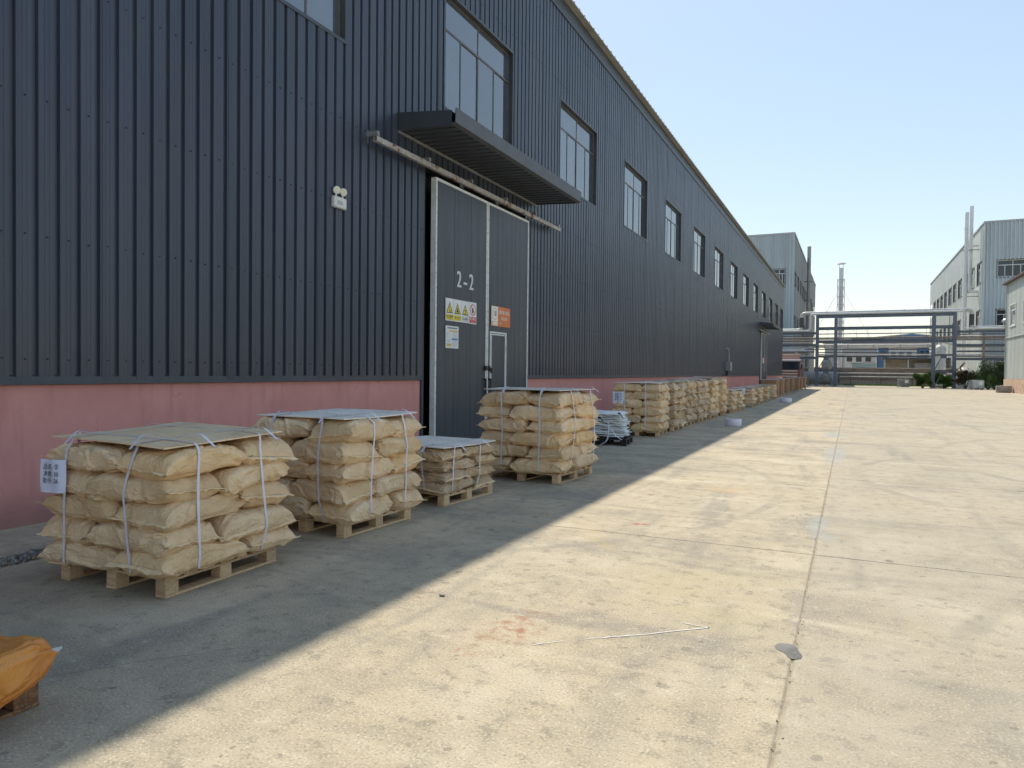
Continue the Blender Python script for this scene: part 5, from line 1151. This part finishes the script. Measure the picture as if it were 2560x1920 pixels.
e = wempty('white_tank', (12.75, 105, 0)); tag(e, 'squat white cone-topped tank below the white flues', 'tank')
m = MB(); m.tube([(12.75, 104.6, 0), (12.75, 104.6, 1.95), (12.75, 104.6, 2.35), (12.75, 104.6, 2.6)], [.95, .95, .5, .25], 26); m.build('shell', 'tank_white', e, 60)
m = MB(); m.tube(arc_path([(12.75, 103.7, 1.5), (12.2, 103.6, 2.6), (12.75, 103.7, 3.2)], .3), .12, 8); m.build('rusty_elbow', 'pipe_rust', e, 60)

# intermediate bulk containers
def ibc(cx, cy, rz, label, tint):
    e = empty('bulk_container', (cx, cy, 0), rz); tag(e, label, 'container')
    m = MB(); m.cbox(-.56, .56, -.47, .47, .16, 1.10, .07); m.build('inner_tank', tint, e, 40)
    m = MB(); m.tube([(0, 0, 1.1), (0, 0, 1.15)], .12, 14); m.build('lid', 'black', e, 60)
    m = MB(); m.box(-.6, .6, -.5, .5, .11, .15)
    for x in (-.55, 0, .55): m.box(x-.05, x+.05, -.5, .5, 0, .11)
    m.build('base', 'galv_dull', e)
    for z in (.2, .42, .64, .86, 1.08): m = MB(); m.tube([(-.6, -.5, z), (.6, -.5, z), (.6, .5, z), (-.6, .5, z), (-.6, -.5, z)], .016, 6); m.build('cage_ring', 'ibc_cage', e)
    for k in range(7):
        for y in (-.5, .5): m = MB(); m.tube([(-.6+.2*k, y, .15), (-.6+.2*k, y, 1.1)], .015, 6); m.build('cage_bar', 'ibc_cage', e)
    for k in range(6):
        for x in (-.6, .6): m = MB(); m.tube([(x, -.5+.2*k, .15), (x, -.5+.2*k, 1.1)], .015, 6); m.build('cage_bar', 'ibc_cage', e)
    m = MB(); m.box(.02, .42, -.525, -.52, .55, .92); m.build('label_plate', 'sign_white', e)
    m = MB(); m.tube([(0, -.5, .22), (0, -.58, .22)], .05, 10); m.build('valve', 'black', e)
ibc(6.3, 107.6, radians(18), 'dull grey bulk liquid container in the sun behind the gantry', 'tank_grey')
ibc(13.05, 96.2, radians(8), 'white bulk liquid container beside the right-hand bushes', 'ibc_white')

# parked truck behind the warehouse end
e = wempty('parked_truck', (-6.75, 95, 0)); tag(e, 'brown truck parked behind the end of the dark warehouse', 'truck')
x0, x1 = -7.95, -5.5
side = [(91.85, .55), (91.75, 1.1), (91.8, 2.05), (92.15, 3.1), (92.6, 3.35), (94.1, 3.4), (94.1, .7), (93.4, .7), (93.2, 1.05), (92.6, 1.05), (92.35, .6)]
m = MB(); m.prism(side, 'x', x0, x1); m.build('cab', 'truck_brown', e)
m = MB(); m.add([(x0+.12, 91.80, 2.12), (x1-.12, 91.80, 2.12), (x1-.2, 92.11, 3.02), (x0+.2, 92.11, 3.02)], [(0, 1, 2, 3)]); ws = m.build('windscreen', 'windshield', e)
m = MB(); m.prism([(92.3, 3.36), (92.9, 3.95), (94.0, 4.05), (94.05, 3.42)], 'x', x0+.15, x1-.15); m.build('roof_deflector', 'truck_brown', e)
m = MB(); m.prism([(91.9, 3.12), (91.95, 3.3), (92.4, 3.36), (92.35, 3.28)], 'x', x0-.02, x1+.02); m.build('sun_visor', 'truck_chrome', e)
for z in (1.95, 1.62, 1.3): m = MB(); m.box(x0+.3, x1-.3, 91.70, 91.78, z-.06, z+.06); m.build('grille_bar', 'truck_chrome', e)
m = MB(); m.box(x0-.02, x1+.02, 91.6, 91.95, .45, .95); m.build('bumper', 'truck_chrome', e)
for x in (x0+.1, x1-.5): m = MB(); m.box(x, x+.4, 91.66, 91.72, 1.02, 1.22); m.build('headlight', 'lens', e)
for x in (x0-.22, x1+.06): m = MB(); m.cbox(x, x+.16, 91.7, 91.85, 2.2, 2.75, .02); m.build('mirror', 'black', e)
for sx_ in (x1-.004,): m = MB(); m.box(sx_, sx_+.006, 92.3, 93.6, 2.1, 2.95); m.build('side_window', 'windshield', e)
for y in (92.9, 97.2, 98.5):
    for x in (x0+.14, x1-.14): m = MB(); m.tube([(x-.15, y, .5), (x+.15, y, .5)], .5, 20); w_ = m.build('wheel', 'rubber', e, 60); m = MB(); m.tube([(x-.16, y, .5), (x+.16, y, .5)], .24, 14); m.build('rim', 'truck_chrome', w_, 60)
m = MB(); m.box(x0+.05, x1-.05, 94.4, 99.6, .95, 2.6); m.build('load_bed', 'truck_brown', e)
m = MB(); m.tube([(x1-.5, 94.2, 1), (x1-.5, 94.2, 4.0), (x1-.62, 94.15, 4.25)], .08, 10); m.build('exhaust_pipe', 'truck_chrome', e, 60)

# shrubs: many small leaves on twigs
def shrub(cx, cy, rx, ry, h, n, mat, label, leaf=.07, seed=0, spiky=False):
    r = random.Random(seed); e = wempty('shrub', (cx, cy, 0)); tag(e, label, 'shrub', 'shrubs at the far right')
    cl = [(cx+r.uniform(-.75, .75)*rx, cy+r.uniform(-.75, .75)*ry, h*r.uniform(.25, .85), r.uniform(.22, .42)) for _ in range(16)]
    m = MB()
    for _ in range(n):
        c = r.choice(cl); s_ = c[3]*max(rx, h*.5); d = Vector((r.gauss(0, 1), r.gauss(0, 1), r.gauss(0, .8))).normalized()*s_*r.random()**.4
        p = Vector((c[0], c[1], c[2]))+d; p.z = max(.03, p.z)
        a = Vector((r.gauss(0, 1), r.gauss(0, 1), r.gauss(0, .6)+(.8 if spiky else .2))).normalized(); b = a.cross(Vector((r.gauss(0, 1), r.gauss(0, 1), r.gauss(0, 1)))).normalized(); L_ = leaf*r.uniform(.7, 1.5); w_ = L_*(.22 if spiky else .45)
        m.add([p-a*L_*.5, p+b*w_*.5, p+a*L_*.6, p-b*w_*.5], [(0, 1, 2, 3)])
    m.build('foliage', mat, e)
    m = MB()
    for c in cl: m.tube([(cx+r.uniform(-.1, .1), cy, 0), ((cx+c[0])/2, (cy+c[1])/2, c[2]*.6), c[:3]], [.03, .02, .008], 5)
    m.build('twigs', 'bark', e)
shrub(8.0, 100.6, 1.1, .8, 1.9, 5200, 'leaf', 'bright green shrub left of the right gantry columns', .15, 1)
shrub(9.1, 103.4, 1.2, .8, 2.5, 5000, 'leaf_dark', 'dark green shrub behind the right gantry columns', .15, 2)
shrub(10.3, 100.8, 1.0, .6, 1.7, 4200, 'leaf', 'bright green shrub between the right gantry columns', .15, 3)
shrub(12.45, 100.3, 1.2, .8, 2.3, 6000, 'leaf_brown', 'dark brownish shrub right of the gantry', .15, 4)
shrub(15.2, 99.4, 2.0, 1.2, 3.3, 9000, 'leaf_dark', 'large dark green juniper beside the low green building', .19, 5, True)
shrub(14.4, 98.0, 1.2, .8, 1.7, 4500, 'leaf', 'low green juniper in front of the larger one', .16, 6, True)
shrub(1.6, 139, 1.6, 1.0, 2.9, 2500, 'leaf', 'green bush beyond the low brown wall', .16, 7)
gm = MB(); rr_ = random.Random(4)
for _ in range(5000):
    x = rr_.uniform(-1, 14.5); y = 114.2+abs(rr_.gauss(0, 1.2)); a = rr_.uniform(0, 6.28); h = rr_.uniform(.08, .3)
    gm.add([(x-.02*cos(a), y-.02*sin(a), 0), (x+.02*cos(a), y+.02*sin(a), 0), (x+rr_.gauss(0, .06), y+rr_.gauss(0, .06), h)], [(0, 1, 2)])
o = gm.build('grass', 'leaf'); o['kind'] = 'stuff'; tag(o, 'thin rough grass along the foot of the low brown wall', 'grass')
